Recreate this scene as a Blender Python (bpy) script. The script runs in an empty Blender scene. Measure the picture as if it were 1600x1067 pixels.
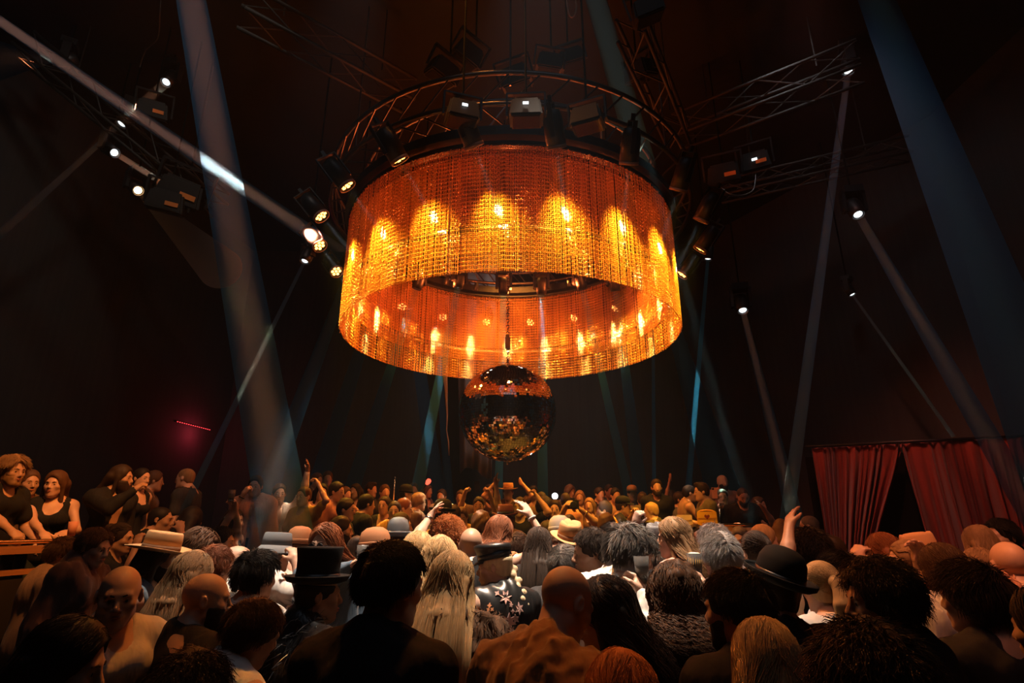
import bpy, bmesh, math, random
import numpy as np
from mathutils import Vector, Matrix, Euler
from math import sin, cos, tan, atan2, pi, radians, sqrt

random.seed(7)
RNG = np.random.default_rng(7)
SC = bpy.context.scene
COL = SC.collection

# ------------------------------------------------------------------ camera
F_PX, CAM_Z, PITCH = 888.9, 1.85, radians(17.9)
cam_data = bpy.data.cameras.new('camera')
cam_data.lens, cam_data.sensor_width, cam_data.sensor_fit = 20.0, 36.0, 'HORIZONTAL'
cam_data.clip_start, cam_data.clip_end = 0.05, 100
cam = bpy.data.objects.new('camera', cam_data)
COL.objects.link(cam)
cam.location = (0, 0, CAM_Z)
cam.rotation_euler = (pi / 2 + PITCH, 0, 0)
SC.camera = cam
CU = Vector((0, -sin(PITCH), cos(PITCH)))
CF = Vector((0, cos(PITCH), sin(PITCH)))


def at(px, py, d):
    """world point seen at photo pixel (px, py), d metres along the lens axis"""
    return Vector((0, 0, CAM_Z)) + d * (Vector(((px - 800) / F_PX, 0, 0)) + CU * ((533.5 - py) / F_PX) + CF)


# ------------------------------------------------------------------ world, view, light bounces
world = bpy.data.worlds.new('night')
SC.world = world
world.use_nodes = True
world.node_tree.nodes['Background'].inputs[0].default_value = (0.0016, 0.0018, 0.0026, 1)
world.node_tree.nodes['Background'].inputs[1].default_value = 1.0
wv = world.node_tree.nodes.new('ShaderNodeVolumeScatter')      # the thin haze of the whole hall
wv.inputs['Color'].default_value = (0.55, 0.75, 1.0, 1)
wv.inputs['Density'].default_value = 0.0012
world.node_tree.links.new(wv.outputs[0], world.node_tree.nodes['World Output'].inputs['Volume'])
SC.view_settings.view_transform = 'Standard'
SC.view_settings.look = 'None'
SC.view_settings.exposure = 0.0
SC.view_settings.gamma = 1.0
SC.view_settings.use_curve_mapping = False
SC.cycles.use_denoising = True
SC.cycles.max_bounces = 6
SC.cycles.diffuse_bounces = 2
SC.cycles.glossy_bounces = 4
SC.cycles.transmission_bounces = 4
SC.cycles.volume_bounces = 0
SC.cycles.sample_clamp_indirect = 4.0
SC.cycles.caustics_reflective = False
SC.cycles.caustics_refractive = False


def add_spot(name, loc, target, watt, col, angle, blend=0.5, size=0.05, parent=None):
    l = bpy.data.lights.new(name, 'SPOT')
    l.energy, l.color, l.spot_size, l.spot_blend, l.shadow_soft_size = watt, col, angle, blend, size
    o = bpy.data.objects.new(name, l)
    COL.objects.link(o)
    o.location = loc
    o.rotation_euler = (Vector(target) - Vector(loc)).to_track_quat('-Z', 'Y').to_euler()
    if parent is not None:
        adopt(o, parent)
    return o


def add_point(name, loc, watt, col, size=0.3):
    l = bpy.data.lights.new(name, 'POINT')
    l.energy, l.color, l.shadow_soft_size = watt, col, size
    o = bpy.data.objects.new(name, l)
    COL.objects.link(o)
    o.location = loc
    return o


def adopt(o, parent):
    """parent o keeping the place it was given in the world"""
    o.parent = parent
    o.matrix_parent_inverse = parent_world(parent).inverted()


def parent_world(p):
    m = Matrix.LocRotScale(p.location, p.rotation_euler.to_quaternion(), p.scale)
    return m if p.parent is None else parent_world(p.parent) @ p.matrix_parent_inverse @ m


# ring geometry, used by lights and by the chandelier
RC = Vector((-0.02, 7.75, 0))
RR, RB, RT = 2.35, 4.35, 5.92

# amber and salmon floods, white heads over the floor, unseen fills added for dark areas
AMBER, SALMON, WARM, COOL = (1.0, 0.31, 0.042), (1.0, 0.30, 0.13), (1.0, 0.80, 0.62), (0.62, 0.84, 1.0)
for k in range(8):
    t = 2 * pi * (k + 0.25) / 8
    q = (RC.x + 1.8 * cos(t), RC.y + 1.8 * sin(t), RT + 0.05)
    add_spot('amber_flood', q, (q[0] * 1.2, RC.y + (q[1] - RC.y) * 1.2, 0), 300, AMBER, radians(84), 0.7, 0.03)
add_spot('amber_flood_left', (-1.0, 2.6, 7.6), (-4.9, 5.4, 2.3), 2300, AMBER, radians(36), 0.8, 0.12)
add_spot('amber_flood_front', (-0.6, 4.6, 8.7), (-0.2, 1.9, 1.5), 1500, AMBER, radians(70), 0.9, 0.15)
add_spot('amber_flood_back', (0, 9.0, 6.6), (0, 11.0, 2.0), 320, AMBER, radians(90), 0.8, 0.15)
add_spot('salmon_flood_right', (1.4, 0.8, 7.6), (4.0, 4.0, 1.2), 1500, SALMON, radians(46), 0.9, 0.15)
add_spot('curtain_flood', (3.4, 5.2, 8.6), (6.3, 8.4, 2.4), 1100, (1.0, 0.22, 0.12), radians(50), 0.9, 0.1)
add_spot('wall_fill_left', (-2.6, 3.0, 8.9), (-8.4, 8.0, 3.2), 300, (1.0, 0.84, 0.72), radians(95), 1.0, 0.3)  # this and the next two: unseen fills added to lift the dark walls
add_spot('wall_fill_back', (0.5, 10.9, 8.9), (-0.4, 14.7, 2.6), 230, (1.0, 0.76, 0.66), radians(100), 1.0, 0.3)
add_spot('wall_fill_right', (3.6, 6.0, 8.9), (7.4, 10.4, 4.0), 110, (0.9, 0.85, 0.9), radians(100), 1.0, 0.3)
fill_l = bpy.data.lights.new('fill_light', 'AREA')  # unseen area fill, added to lift the blacks
fill_l.energy, fill_l.color, fill_l.size = 20, (0.72, 0.82, 1.0), 5.0
fill_o = bpy.data.objects.new('fill_light', fill_l)
COL.objects.link(fill_o)
fill_o.location = (0, 0.6, 9.1)
add_spot('white_head_floor_near', (0.3, 4.0, 8.8), (0.2, 3.8, 1.6), 8000, WARM, radians(27), 0.9, 0.08)
add_spot('white_head_floor_left', (-1.4, 4.1, 8.8), (-1.7, 4.1, 1.6), 4500, WARM, radians(20), 0.9, 0.08)


# ------------------------------------------------------------------ materials
def mat(name, col, rough=0.6, metal=0.0, spec=0.4, noise=None, bump=None, sheen=0.0):
    """noise = (scale vec, amount, detail) varies the colour; bump = (scale vec, strength)"""
    m = bpy.data.materials.new(name)
    m.use_nodes = True
    nt = m.node_tree
    b = nt.nodes['Principled BSDF']
    b.inputs['Base Color'].default_value = (*col, 1)
    b.inputs['Roughness'].default_value = rough
    b.inputs['Metallic'].default_value = metal
    b.inputs['Specular IOR Level'].default_value = spec
    if sheen:
        b.inputs['Sheen Weight'].default_value = sheen
    if noise or bump:
        tc = nt.nodes.new('ShaderNodeTexCoord')
    if noise:
        mp = nt.nodes.new('ShaderNodeMapping')
        mp.inputs['Scale'].default_value = noise[0]
        nz = nt.nodes.new('ShaderNodeTexNoise')
        nz.inputs['Scale'].default_value = 1
        nz.inputs['Detail'].default_value = 3
        mx = nt.nodes.new('ShaderNodeMix')
        mx.data_type = 'RGBA'
        mx.inputs['A'].default_value = (*[c * (1 - noise[1]) for c in col], 1)
        mx.inputs['B'].default_value = (*[min(1, c * (1 + noise[1])) for c in col], 1)
        nt.links.new(tc.outputs['Object'], mp.inputs['Vector'])
        nt.links.new(mp.outputs['Vector'], nz.inputs['Vector'])
        nt.links.new(nz.outputs['Fac'], mx.inputs['Factor'])
        nt.links.new(mx.outputs['Result'], b.inputs['Base Color'])
    if bump:
        mp2 = nt.nodes.new('ShaderNodeMapping')
        mp2.inputs['Scale'].default_value = bump[0]
        nz2 = nt.nodes.new('ShaderNodeTexNoise')
        nz2.inputs['Scale'].default_value = 1
        nz2.inputs['Detail'].default_value = 2
        bp = nt.nodes.new('ShaderNodeBump')
        bp.inputs['Strength'].default_value = bump[1]
        bp.inputs['Distance'].default_value = 0.01
        nt.links.new(tc.outputs['Object'], mp2.inputs['Vector'])
        nt.links.new(mp2.outputs['Vector'], nz2.inputs['Vector'])
        nt.links.new(nz2.outputs['Fac'], bp.inputs['Height'])
        nt.links.new(bp.outputs['Normal'], b.inputs['Normal'])
    return m


def glow(name, col, strength):
    m = bpy.data.materials.new(name)
    m.use_nodes = True
    nt = m.node_tree
    nt.nodes.remove(nt.nodes['Principled BSDF'])
    e = nt.nodes.new('ShaderNodeEmission')
    e.inputs[0].default_value = (*col, 1)
    e.inputs[1].default_value = strength
    nt.links.new(e.outputs[0], nt.nodes['Material Output'].inputs['Surface'])
    return m


def haze(name, density, tint=(0.10, 0.42, 0.88)):
    """thin smoke that scatters blue most; what it does not scatter it absorbs"""
    m = bpy.data.materials.new(name)
    m.use_nodes = True
    nt = m.node_tree
    nt.nodes.remove(nt.nodes['Principled BSDF'])
    ad = nt.nodes.new('ShaderNodeAddShader')
    for k, t in enumerate(('ShaderNodeVolumeScatter', 'ShaderNodeVolumeAbsorption')):
        e = nt.nodes.new(t)
        e.inputs['Color'].default_value = (*tint, 1)
        e.inputs['Density'].default_value = density
        nt.links.new(e.outputs[0], ad.inputs[k])
    nt.links.new(ad.outputs[0], nt.nodes['Material Output'].inputs['Volume'])
    return m


# ------------------------------------------------------------------ mesh helpers
def new_mesh(name, V, F, smooth=True):
    """V (n,3) array, F (m,k) array or list of arrays / lists"""
    me = bpy.data.meshes.new(name)
    V = np.asarray(V, dtype=np.float32)
    if isinstance(F, np.ndarray):
        F = [F]
    if F and not isinstance(F[0], np.ndarray):
        groups = {}
        for f in F:
            groups.setdefault(len(f), []).append(f)
        F = [np.array(g) for g in groups.values()]
    F = [f for f in F if len(f)]
    me.vertices.add(len(V))
    me.vertices.foreach_set('co', V.ravel())
    nl = sum(f.size for f in F)
    me.loops.add(nl)
    me.loops.foreach_set('vertex_index', np.concatenate([f.ravel() for f in F]).astype(np.int32))
    npoly = sum(len(f) for f in F)
    me.polygons.add(npoly)
    tot = np.concatenate([np.full(len(f), f.shape[1]) for f in F])
    me.polygons.foreach_set('loop_start', (np.cumsum(tot) - tot).astype(np.int32))
    me.polygons.foreach_set('use_smooth', np.full(npoly, smooth))
    me.update(calc_edges=True)
    return me


def obj(name, me, m, parent=None, loc=None, rot=None):
    o = bpy.data.objects.new(name, me)
    COL.objects.link(o)
    if m is not None:
        for mm in (m if isinstance(m, (list, tuple)) else [m]):
            me.materials.append(mm)
    if loc is not None:
        o.location = loc
    if rot is not None:
        o.rotation_euler = rot
    if parent is not None:
        o.parent = parent
    return o


def tag(o, label, cat, group=None, kind=None):
    o['label'] = label
    o['category'] = cat
    if group:
        o['group'] = group
    if kind:
        o['kind'] = kind
    return o


def empty(name, loc=(0, 0, 0), rot=(0, 0, 0)):
    o = bpy.data.objects.new(name, None)
    o.empty_display_size = 0.1
    COL.objects.link(o)
    o.location = loc
    o.rotation_euler = rot
    return o


class MB:
    """collects simple solids into ONE mesh"""

    def __init__(s):
        s.V, s.F, s.n = [], [], 0

    def raw(s, V, F):
        V = np.asarray(V, float)
        s.V.append(V)
        s.F += [[i + s.n for i in f] for f in F]
        s.n += len(V)
        return s

    def box(s, c, h, R=None):
        """centre, half sizes"""
        P = np.array([[x, y, z] for x in (-1, 1) for y in (-1, 1) for z in (-1, 1)], float) * np.array(h)
        if R is not None:
            P = P @ np.array(R).T
        return s.raw(P + np.array(c), [[0, 1, 3, 2], [4, 6, 7, 5], [0, 4, 5, 1], [2, 3, 7, 6], [0, 2, 6, 4], [1, 5, 7, 3]])

    def lathe(s, prof, n=20, M=None, sx=1.0, sy=1.0):
        """prof = [(r, z)...] about z"""
        a = np.linspace(0, 2 * pi, n, endpoint=False)
        P = np.array([[r * cos(t) * sx, r * sin(t) * sy, z] for r, z in prof for t in a])
        F = []
        for i in range(len(prof) - 1):
            for j in range(n):
                k = (j + 1) % n
                F.append([i * n + j, i * n + k, (i + 1) * n + k, (i + 1) * n + j])
        if prof[0] != prof[-1]:
            F.append(list(range(n))[::-1])
            F.append(list(range((len(prof) - 1) * n, len(prof) * n)))
        if M is not None:
            P = (np.array(M.to_3x3()) @ P.T).T + np.array(M.translation)
        return s.raw(P, F)

    def tube(s, pts, r, n=6, closed=False):
        pts = np.array([list(p) for p in pts], float)
        m = len(pts)
        r = np.full(m, r) if np.isscalar(r) else np.array(r)
        T = np.empty_like(pts)
        T[1:-1] = pts[2:] - pts[:-2]
        T[0], T[-1] = pts[1] - pts[0], pts[-1] - pts[-2]
        if closed:
            T[0] = T[-1] = pts[1] - pts[-2 if np.allclose(pts[0], pts[-1]) else -1]
        T /= np.linalg.norm(T, axis=1)[:, None] + 1e-12
        up = np.array([0, 0, 1.0]) if abs(T[:, 2]).mean() < 0.8 else np.array([1.0, 0, 0])
        A = np.cross(T, up)
        A /= np.linalg.norm(A, axis=1)[:, None] + 1e-12
        B = np.cross(T, A)
        th = np.linspace(0, 2 * pi, n, endpoint=False)
        P = pts[:, None] + r[:, None, None] * (A[:, None] * np.cos(th)[None, :, None] + B[:, None] * np.sin(th)[None, :, None])
        F = []
        mm = m if not closed else m
        for i in range(m - 1):
            for j in range(n):
                k = (j + 1) % n
                F.append([i * n + j, i * n + k, (i + 1) * n + k, (i + 1) * n + j])
        if closed:
            for j in range(n):
                k = (j + 1) % n
                F.append([(m - 1) * n + j, (m - 1) * n + k, k, j])
        else:
            F.append(list(range(n))[::-1])
            F.append(list(range((m - 1) * n, m * n)))
        return s.raw(P.reshape(-1, 3), F)

    def ring(s, c, R, r, n=96, k=8):
        a = np.linspace(0, 2 * pi, n, endpoint=False)
        return s.tube([(c[0] + R * cos(t), c[1] + R * sin(t), c[2]) for t in a], r, k, closed=True)

    def mesh(s, name, smooth=False):
        return new_mesh(name, np.concatenate(s.V), s.F, smooth)

    def build(s, name, m, parent=None, loc=None, rot=None, smooth=False):
        return obj(name, s.mesh(name, smooth), m, parent, loc, rot)


def aim(direction, up='Y'):
    """rotation matrix that sends -Z along direction"""
    return Vector(direction).to_track_quat('-Z', up).to_matrix()
# ------------------------------------------------------------------ the room
def struct(o):
    o['kind'] = 'structure'
    return o


M_FLOOR = mat('black_floor', (0.02, 0.018, 0.018), 0.35, noise=((3, 3, 3), 0.4))
M_WALL = mat('dark_drape_wall', (0.030, 0.029, 0.030), 0.9, noise=((14, 14, 0.4), 0.25))
M_CEIL = mat('black_ceiling', (0.006, 0.006, 0.007), 0.9)
M_BLACK = mat('black_metal', (0.018, 0.018, 0.02), 0.42, 0.3)
M_POLE = mat('flat_black_pole', (0.004, 0.004, 0.004), 0.95, spec=0.05)
M_STEEL = mat('dark_steel', (0.12, 0.11, 0.11), 0.35, 0.9)
M_CHROME = mat('chrome', (0.7, 0.68, 0.66), 0.18, 1.0)
M_RISER = mat('riser_black', (0.02, 0.018, 0.018), 0.6)
M_WOOD = mat('varnished_wood', (0.42, 0.20, 0.09), 0.3, noise=((3, 3, 60), 0.3))
M_BRASS = mat('brass', (0.75, 0.5, 0.25), 0.25, 1.0)


def wall(name, a, b, z0, z1, t=0.15, m=M_WALL):
    a, b = Vector((a[0], a[1], 0)), Vector((b[0], b[1], 0))
    d = (b - a).normalized()
    nrm = Vector((-d.y, d.x, 0)) * t
    P = [(*(p + q).xy, z) for z in (z0, z1) for p, q in ((a, nrm * 0), (b, nrm * 0), (b, nrm), (a, nrm))]
    mb = MB().raw(P, [[0, 1, 2, 3], [7, 6, 5, 4], [0, 4, 5, 1], [1, 5, 6, 2], [2, 6, 7, 3], [3, 7, 4, 0]])
    return struct(mb.build(name, m))


CEIL = 9.2
# corners: the hall stands turned to the camera
PL0, PL1 = (-9.6, -3.0), (-7.4, 14.6)
PR0, PR1 = (8.4, -3.0), (8.0, 9.9)
wall('wall_left', PL1, PL0, 0, CEIL)
wall('wall_back', (4.6, 14.9), PL1, 0, CEIL)
wall('wall_stage', (8.0, 9.0), (4.6, 14.9), 0, CEIL)
wall('wall_right', PR0, (8.0, 9.0), 0, CEIL)
wall('wall_rear', PL0, PR0, 0, CEIL)
struct(MB().box((-.6, 6, -0.05), (10.5, 10, 0.05)).build('floor', M_FLOOR))
struct(MB().box((-.6, 6, CEIL + 0.05), (10.5, 10, 0.05)).build('ceiling', M_CEIL))

# raised terrace round the dance floor (0.7 m), its edge runs left, back, right
PLAT = 0.7
EDGE_L0, EDGE_L1, EDGE_B1, EDGE_R0 = (-4.5, 1.0), (-3.3, 8.1), (2.1, 9.1), (3.2, 7.8)


def slab(name, poly, z0, z1, m):
    n = len(poly)
    V = [(x, y, z0) for x, y in poly] + [(x, y, z1) for x, y in poly]
    F = [list(range(n))[::-1], list(range(n, 2 * n))] + [[i, (i + 1) % n, n + (i + 1) % n, n + i] for i in range(n)]
    return MB().raw(V, F).build(name, m)


struct(slab('floor_terrace_left', [(-9.05, 1.0), EDGE_L0, EDGE_L1, (-3.3, 9.1), (-8.04, 9.1)], 0, PLAT, M_RISER))
struct(slab('floor_terrace_back', [(-8.04, 9.1), EDGE_B1, (4.0, 9.1), (4.4, 14.6), (-7.4, 14.4)], 0, PLAT, M_RISER))
struct(slab('floor_terrace_right', [(2.1, 9.1), (2.2, 8.0), EDGE_R0, (4.7, 7.6), (4.9, 9.1)], 0, PLAT, M_RISER))


def beam_between(mb, a, b, w, h):
    a, b = Vector(a), Vector(b)
    d = b - a
    L = d.length
    ang = atan2(d.y, d.x)
    R = Matrix.Rotation(ang, 3, 'Z') @ Matrix.Rotation(-math.asin(d.z / L), 3, 'Y')
    return mb.box((a + b) / 2, (L / 2, w / 2, h / 2), R)


def railing(a, b, label, posts, dz=0.0):
    e = empty('railing', (a[0], a[1], PLAT))
    A, B = Vector((a[0], a[1], 0)), Vector((b[0], b[1], 0))
    up = Vector((0, 0, 1))
    o = A.copy()
    rel = lambda p, z: p - o + up * (z - PLAT + dz * (z > 1.3))
    beam_between(MB(), rel(A, 1.665), rel(B, 1.665), 0.16, 0.055).build('ledge', M_WOOD, e)
    MB().tube([rel(A, 1.725), rel(B, 1.725)], 0.018, 10).build('hand_rail', M_BRASS, e, smooth=True)
    beam_between(MB(), rel(A, 1.50), rel(B, 1.50), 0.05, 0.04).build('lower_rail', M_WOOD, e)
    beam_between(MB(), rel(A, 1.08), rel(B, 1.08), 0.03, 0.74).build('front_panel', M_RISER, e)
    for k in range(posts):
        p = A.lerp(B, (k + 0.5) / posts)
        MB().box(p - o + up * (1.19 + dz / 2 - PLAT), (0.025, 0.025, 0.49 + dz / 2)).build('post', M_BLACK, e)
    tag(e, label, 'railing')
    return e


def inset(p, q, dx):
    return p[0] + dx, p[1]


railing((-4.42, 1.6), (-3.38, 7.9), 'amber lit wooden ledge and brass rail along the left terrace edge', 6)
railing((-3.2, 8.35), (-1.7, 8.95), 'dim wooden railing behind the grey bucket hat, beneath the dancers', 2)
railing((2.25, 8.08), (3.15, 7.84), 'dark railing ledge below the yellow bag on the right terrace', 2, 0.13)

# ------------------------------------------------------------------ red curtain in the right corner
M_CURT = mat('red_velvet', (0.20, 0.028, 0.02), 0.85, sheen=0.2, noise=((20, 20, 3), 0.25))


def drape(name, a, b, z0, z1, gather, nf, label, seed, pull):
    """pleated curtain from a to b along the top; its foot is drawn towards a (pull>0) or b"""
    rng = np.random.default_rng(seed)
    nu, nv = 260, 40
    u = np.linspace(0, 1, nu)[None, :]
    v = np.linspace(0, 1, nv)[:, None]
    a, b = np.array(a), np.array(b)
    d = b - a
    L = np.linalg.norm(d)
    d = d / L
    nrm = np.array([d[1], -d[0]])
    w0 = pull * v ** 1.4
    uu = u * (1 - gather * v ** 1.0) + (w0 if pull > 0 else 0 * w0)
    if pull <= 0:
        uu = u * (1 - gather * np.sin(np.minimum(v * 1.25, 1) * pi / 2) ** 1.3)
    ph = nf * 2 * pi * u + 1.3 * np.sin(2 * pi * u * 2.3 + seed) + 0.8 * np.sin(2 * pi * 5.1 * u)
    amp = (0.025 + 0.11 * np.minimum(1, v * 3)) * (0.7 + 0.5 * np.sin(2 * pi * 3.7 * u + seed))
    off = amp * np.sin(ph) + 0.02 * np.sin(2.3 * ph + 4 * v) * np.minimum(1, v * 3)
    P = a + (uu * L)[..., None] * d + off[..., None] * nrm
    Z = np.broadcast_to(z1 - v * (z1 - z0), uu.shape)
    V = np.concatenate([P, Z[..., None]], -1).reshape(-1, 3)
    i = np.arange(nu * nv).reshape(nv, nu)
    Fq = np.stack([i[:-1, :-1], i[1:, :-1], i[1:, 1:], i[:-1, 1:]], -1).reshape(-1, 4)
    V -= np.array([a[0], a[1], 0])
    o = obj(name, new_mesh(name, V, Fq), M_CURT, None, (a[0], a[1], 0))
    sm = o.modifiers.new('thick', 'SOLIDIFY')
    sm.thickness = 0.012
    tag(o, label, 'curtain', 'red curtains in the right corner')
    return o


CL0, CL1, CR1 = at(1268, 700, 9.2), at(1408, 694, 8.7), at(1575, 686, 8.1)
CZ = CL0.z
drape('curtain', CL0.xy, CL1.xy, 0.02, CZ, 0.62, 13, 'red velvet curtain swept aside to the left of the dark gap', 3, -1)
drape('curtain', CL1.xy, (CR1.x + 0.5, CR1.y - 0.2), 0.02, CZ, 0.14, 13, 'wide red velvet curtain hanging right of the dark gap', 8, 0.10)
rail = MB().tube([(CL0.x - 0.1, CL0.y, CZ + 0.02), (CR1.x + 0.6, CR1.y - 0.25, CZ + 0.02)], 0.02, 8).build('curtain_rail', M_BLACK, smooth=True)
tag(rail, 'black rail along the top of both red curtains', 'rail')

M_GAPSHADE = mat('gap_shade_black', (0.004, 0.004, 0.004), 0.95, spec=0.05)
wall('gap_shade_sheet', (CR1.x + 0.45, CR1.y + 0.25), (CL0.x + 0.1, CL0.y + 0.45), 0, CZ - 0.1, 0.05, M_GAPSHADE)  # near-black sheet added behind the curtains so the gap looks shaded

# ------------------------------------------------------------------ chandelier: truss ring with a curtain of chains
M_CHAIN = bpy.data.materials.new('gold_chain')
M_CHAIN.use_nodes = True
_nt = M_CHAIN.node_tree
_b = _nt.nodes['Principled BSDF']
_b.inputs['Base Color'].default_value = (0.92, 0.50, 0.14, 1)
_b.inputs['Metallic'].default_value = 0.55
_b.inputs['Roughness'].default_value = 0.38
_tr = _nt.nodes.new('ShaderNodeBsdfTranslucent')
_tr.inputs['Color'].default_value = (0.92, 0.50, 0.14, 1)
_mx = _nt.nodes.new('ShaderNodeMixShader')
_mx.inputs['Fac'].default_value = 0.45
_nt.links.new(_b.outputs[0], _mx.inputs[1])
_nt.links.new(_tr.outputs[0], _mx.inputs[2])
_nt.links.new(_mx.outputs[0], _nt.nodes['Material Output'].inputs['Surface'])


def chain_layer(R, z0, z1, n, pitch, w, seed):
    """n hanging strands of flattened links on a circle, one mesh"""
    rng = np.random.default_rng(seed)
    th = np.linspace(0, 2 * pi, n, endpoint=False) + rng.normal(0, 0.05, n) * 2 * pi / n
    m = int((z1 - z0) / pitch)
    zc = z1 - (np.arange(m) + 0.5) * pitch
    TH, ZC = np.meshgrid(th, zc, indexing='ij')
    ZC = ZC + rng.uniform(-0.3, 0.3, n)[:, None] * pitch * 0.5
    rad = R + rng.normal(0, 0.006, n)[:, None] + 0 * ZC
    tw = (np.arange(m)[None, :] % 2) * (pi / 2) + rng.uniform(0, pi, n)[:, None] * 0.35 + pi / 5
    C = np.stack([rad * np.cos(TH), rad * np.sin(TH), ZC], -1)
    tang = np.stack([-np.sin(TH), np.cos(TH), 0 * TH], -1)
    rd = np.stack([np.cos(TH), np.sin(TH), 0 * TH], -1)
    A = tang * np.cos(tw)[..., None] + rd * np.sin(tw)[..., None]
    B = -tang * np.sin(tw)[..., None] + rd * np.cos(tw)[..., None]
    up = np.zeros_like(C)
    up[..., 2] = pitch * 0.72
    P = np.stack([C + up, C + A * w, C + B * w * 0.45, C - A * w, C - B * w * 0.45, C - up], 2).reshape(-1, 3)
    base = (np.arange(n * m) * 6)[:, None, None]
    tri = np.array([[0, 1, 2], [0, 2, 3], [0, 3, 4], [0, 4, 1], [5, 2, 1], [5, 3, 2], [5, 4, 3], [5, 1, 4]])[None]
    return P, (base + tri).reshape(-1, 3)


chand = empty('ring_chandelier', (RC.x, RC.y, RB))
tag(chand, 'huge round chandelier of glowing amber chains above the crowd', 'chandelier')
P, T = chain_layer(RR, 0, RT - RB, 780, 0.024, 0.0112, 1)
co = obj('chain_curtain', new_mesh('chain_curtain', P, T), M_CHAIN, chand)
co['kind'] = 'stuff'
co['label'] = 'outer curtain of fine golden chains'
P, T = chain_layer(RR - 0.16, 0.30, RT - RB, 700, 0.026, 0.0106, 2)
ci = obj('chain_curtain', new_mesh('chain_curtain', P, T), M_CHAIN, chand)
ci['kind'] = 'stuff'
ci['label'] = 'shorter inner curtain of golden chains'
z = RT - RB
MB().ring((0, 0, z + 0.02), RR, 0.03).ring((0, 0, z + 0.02), RR - 0.16, 0.03).build('top_hoop', M_BLACK, chand, smooth=True)
hoop = MB().lathe([(RR - 0.075, 0.52), (RR - 0.072, 0.52), (RR - 0.072, 0.60), (RR - 0.075, 0.60)], 128)
hoop.F = hoop.F[:-2]
hoop.build('spacer_band', M_STEEL, chand, smooth=True)
tr = MB()
for R_, z_ in ((RR + 0.30, z + 0.30), (RR - 0.14, z + 0.30), (RR + 0.30, z + 0.72), (RR - 0.14, z + 0.72)):
    tr.ring((0, 0, z_), R_, 0.03)
tr.build('truss_ring', M_STEEL, chand, smooth=True)
br = MB()
for k in range(48):
    a0, a1 = 2 * pi * k / 48, 2 * pi * (k + 1) / 48
    for (Ra, za), (Rb, zb) in (((RR + 0.30, z + 0.30), (RR + 0.30, z + 0.72)), ((RR - 0.14, z + 0.30), (RR - 0.14, z + 0.72)),
                               ((RR + 0.30, z + 0.30), (RR - 0.14, z + 0.30))):
        br.tube([(Ra * cos(a0), Ra * sin(a0), za), (Rb * cos(a1), Rb * sin(a1), zb)], 0.012, 5)
br.build('truss_braces', M_STEEL, chand)
MB().lathe([(RR + 0.08, z + 0.08), (RR + 0.08, z + 0.2), (RR - 0.22, z + 0.2), (RR - 0.22, z + 0.08), (RR + 0.08, z + 0.08)], 96).build('header_band', M_BLACK, chand)
for k in range(6):
    a = 2 * pi * (k + 0.5) / 6
    x, y = (RR + 0.08) * cos(a), (RR + 0.08) * sin(a)
    MB().tube([(x, y, z + 0.74), (x, y, CEIL - RB)], 0.012, 6).build('hoist_chain', M_STEEL, chand)

# ---- LED par cans round the outside of the ring
M_LED = glow('amber_led', (1.0, 0.36, 0.07), 9.0)
M_LEDHOT = glow('amber_led_core', (1.0, 0.62, 0.28), 16.0)
M_RIM = mat('par_rim', (0.5, 0.28, 0.2), 0.4, 0.2)


def led_disc_mesh():
    mb = MB()
    for k in range(7):
        r = 0 if k == 0 else 0.058
        a = 2 * pi * k / 6
        mb.lathe([(0.0001, -0.202), (0.022, -0.202), (0.022, -0.196), (0.0001, -0.196)], 10, Matrix.Translation((r * cos(a), r * sin(a), 0)))
    return mb.mesh('leds')


par_body = MB().lathe([(0.03, 0.17), (0.085, 0.15), (0.105, 0.05), (0.105, -0.22), (0.098, -0.22), (0.095, -0.19), (0.001, -0.188)], 20).mesh('housing', True)
par_rim = MB().lathe([(0.098, -0.188), (0.107, -0.188), (0.107, -0.225), (0.098, -0.225), (0.098, -0.188)], 20).mesh('rim', True)
par_leds = led_disc_mesh()
par_yoke = MB()
par_yoke.box((0.122, 0, 0.06), (0.006, 0.025, 0.16)).box((-0.122, 0, 0.06), (0.006, 0.025, 0.16)).box((0, 0, 0.225), (0.128, 0.025, 0.006)).box((0, 0, 0.26), (0.02, 0.02, 0.04))
par_yoke = par_yoke.mesh('yoke')
for mm_, me_ in ((M_BLACK, par_body), (M_RIM, par_rim), (M_LED, par_leds), (M_BLACK, par_yoke)):
    me_.materials.append(mm_)
N_PAR = 20
PAR_WORDS = {}
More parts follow.
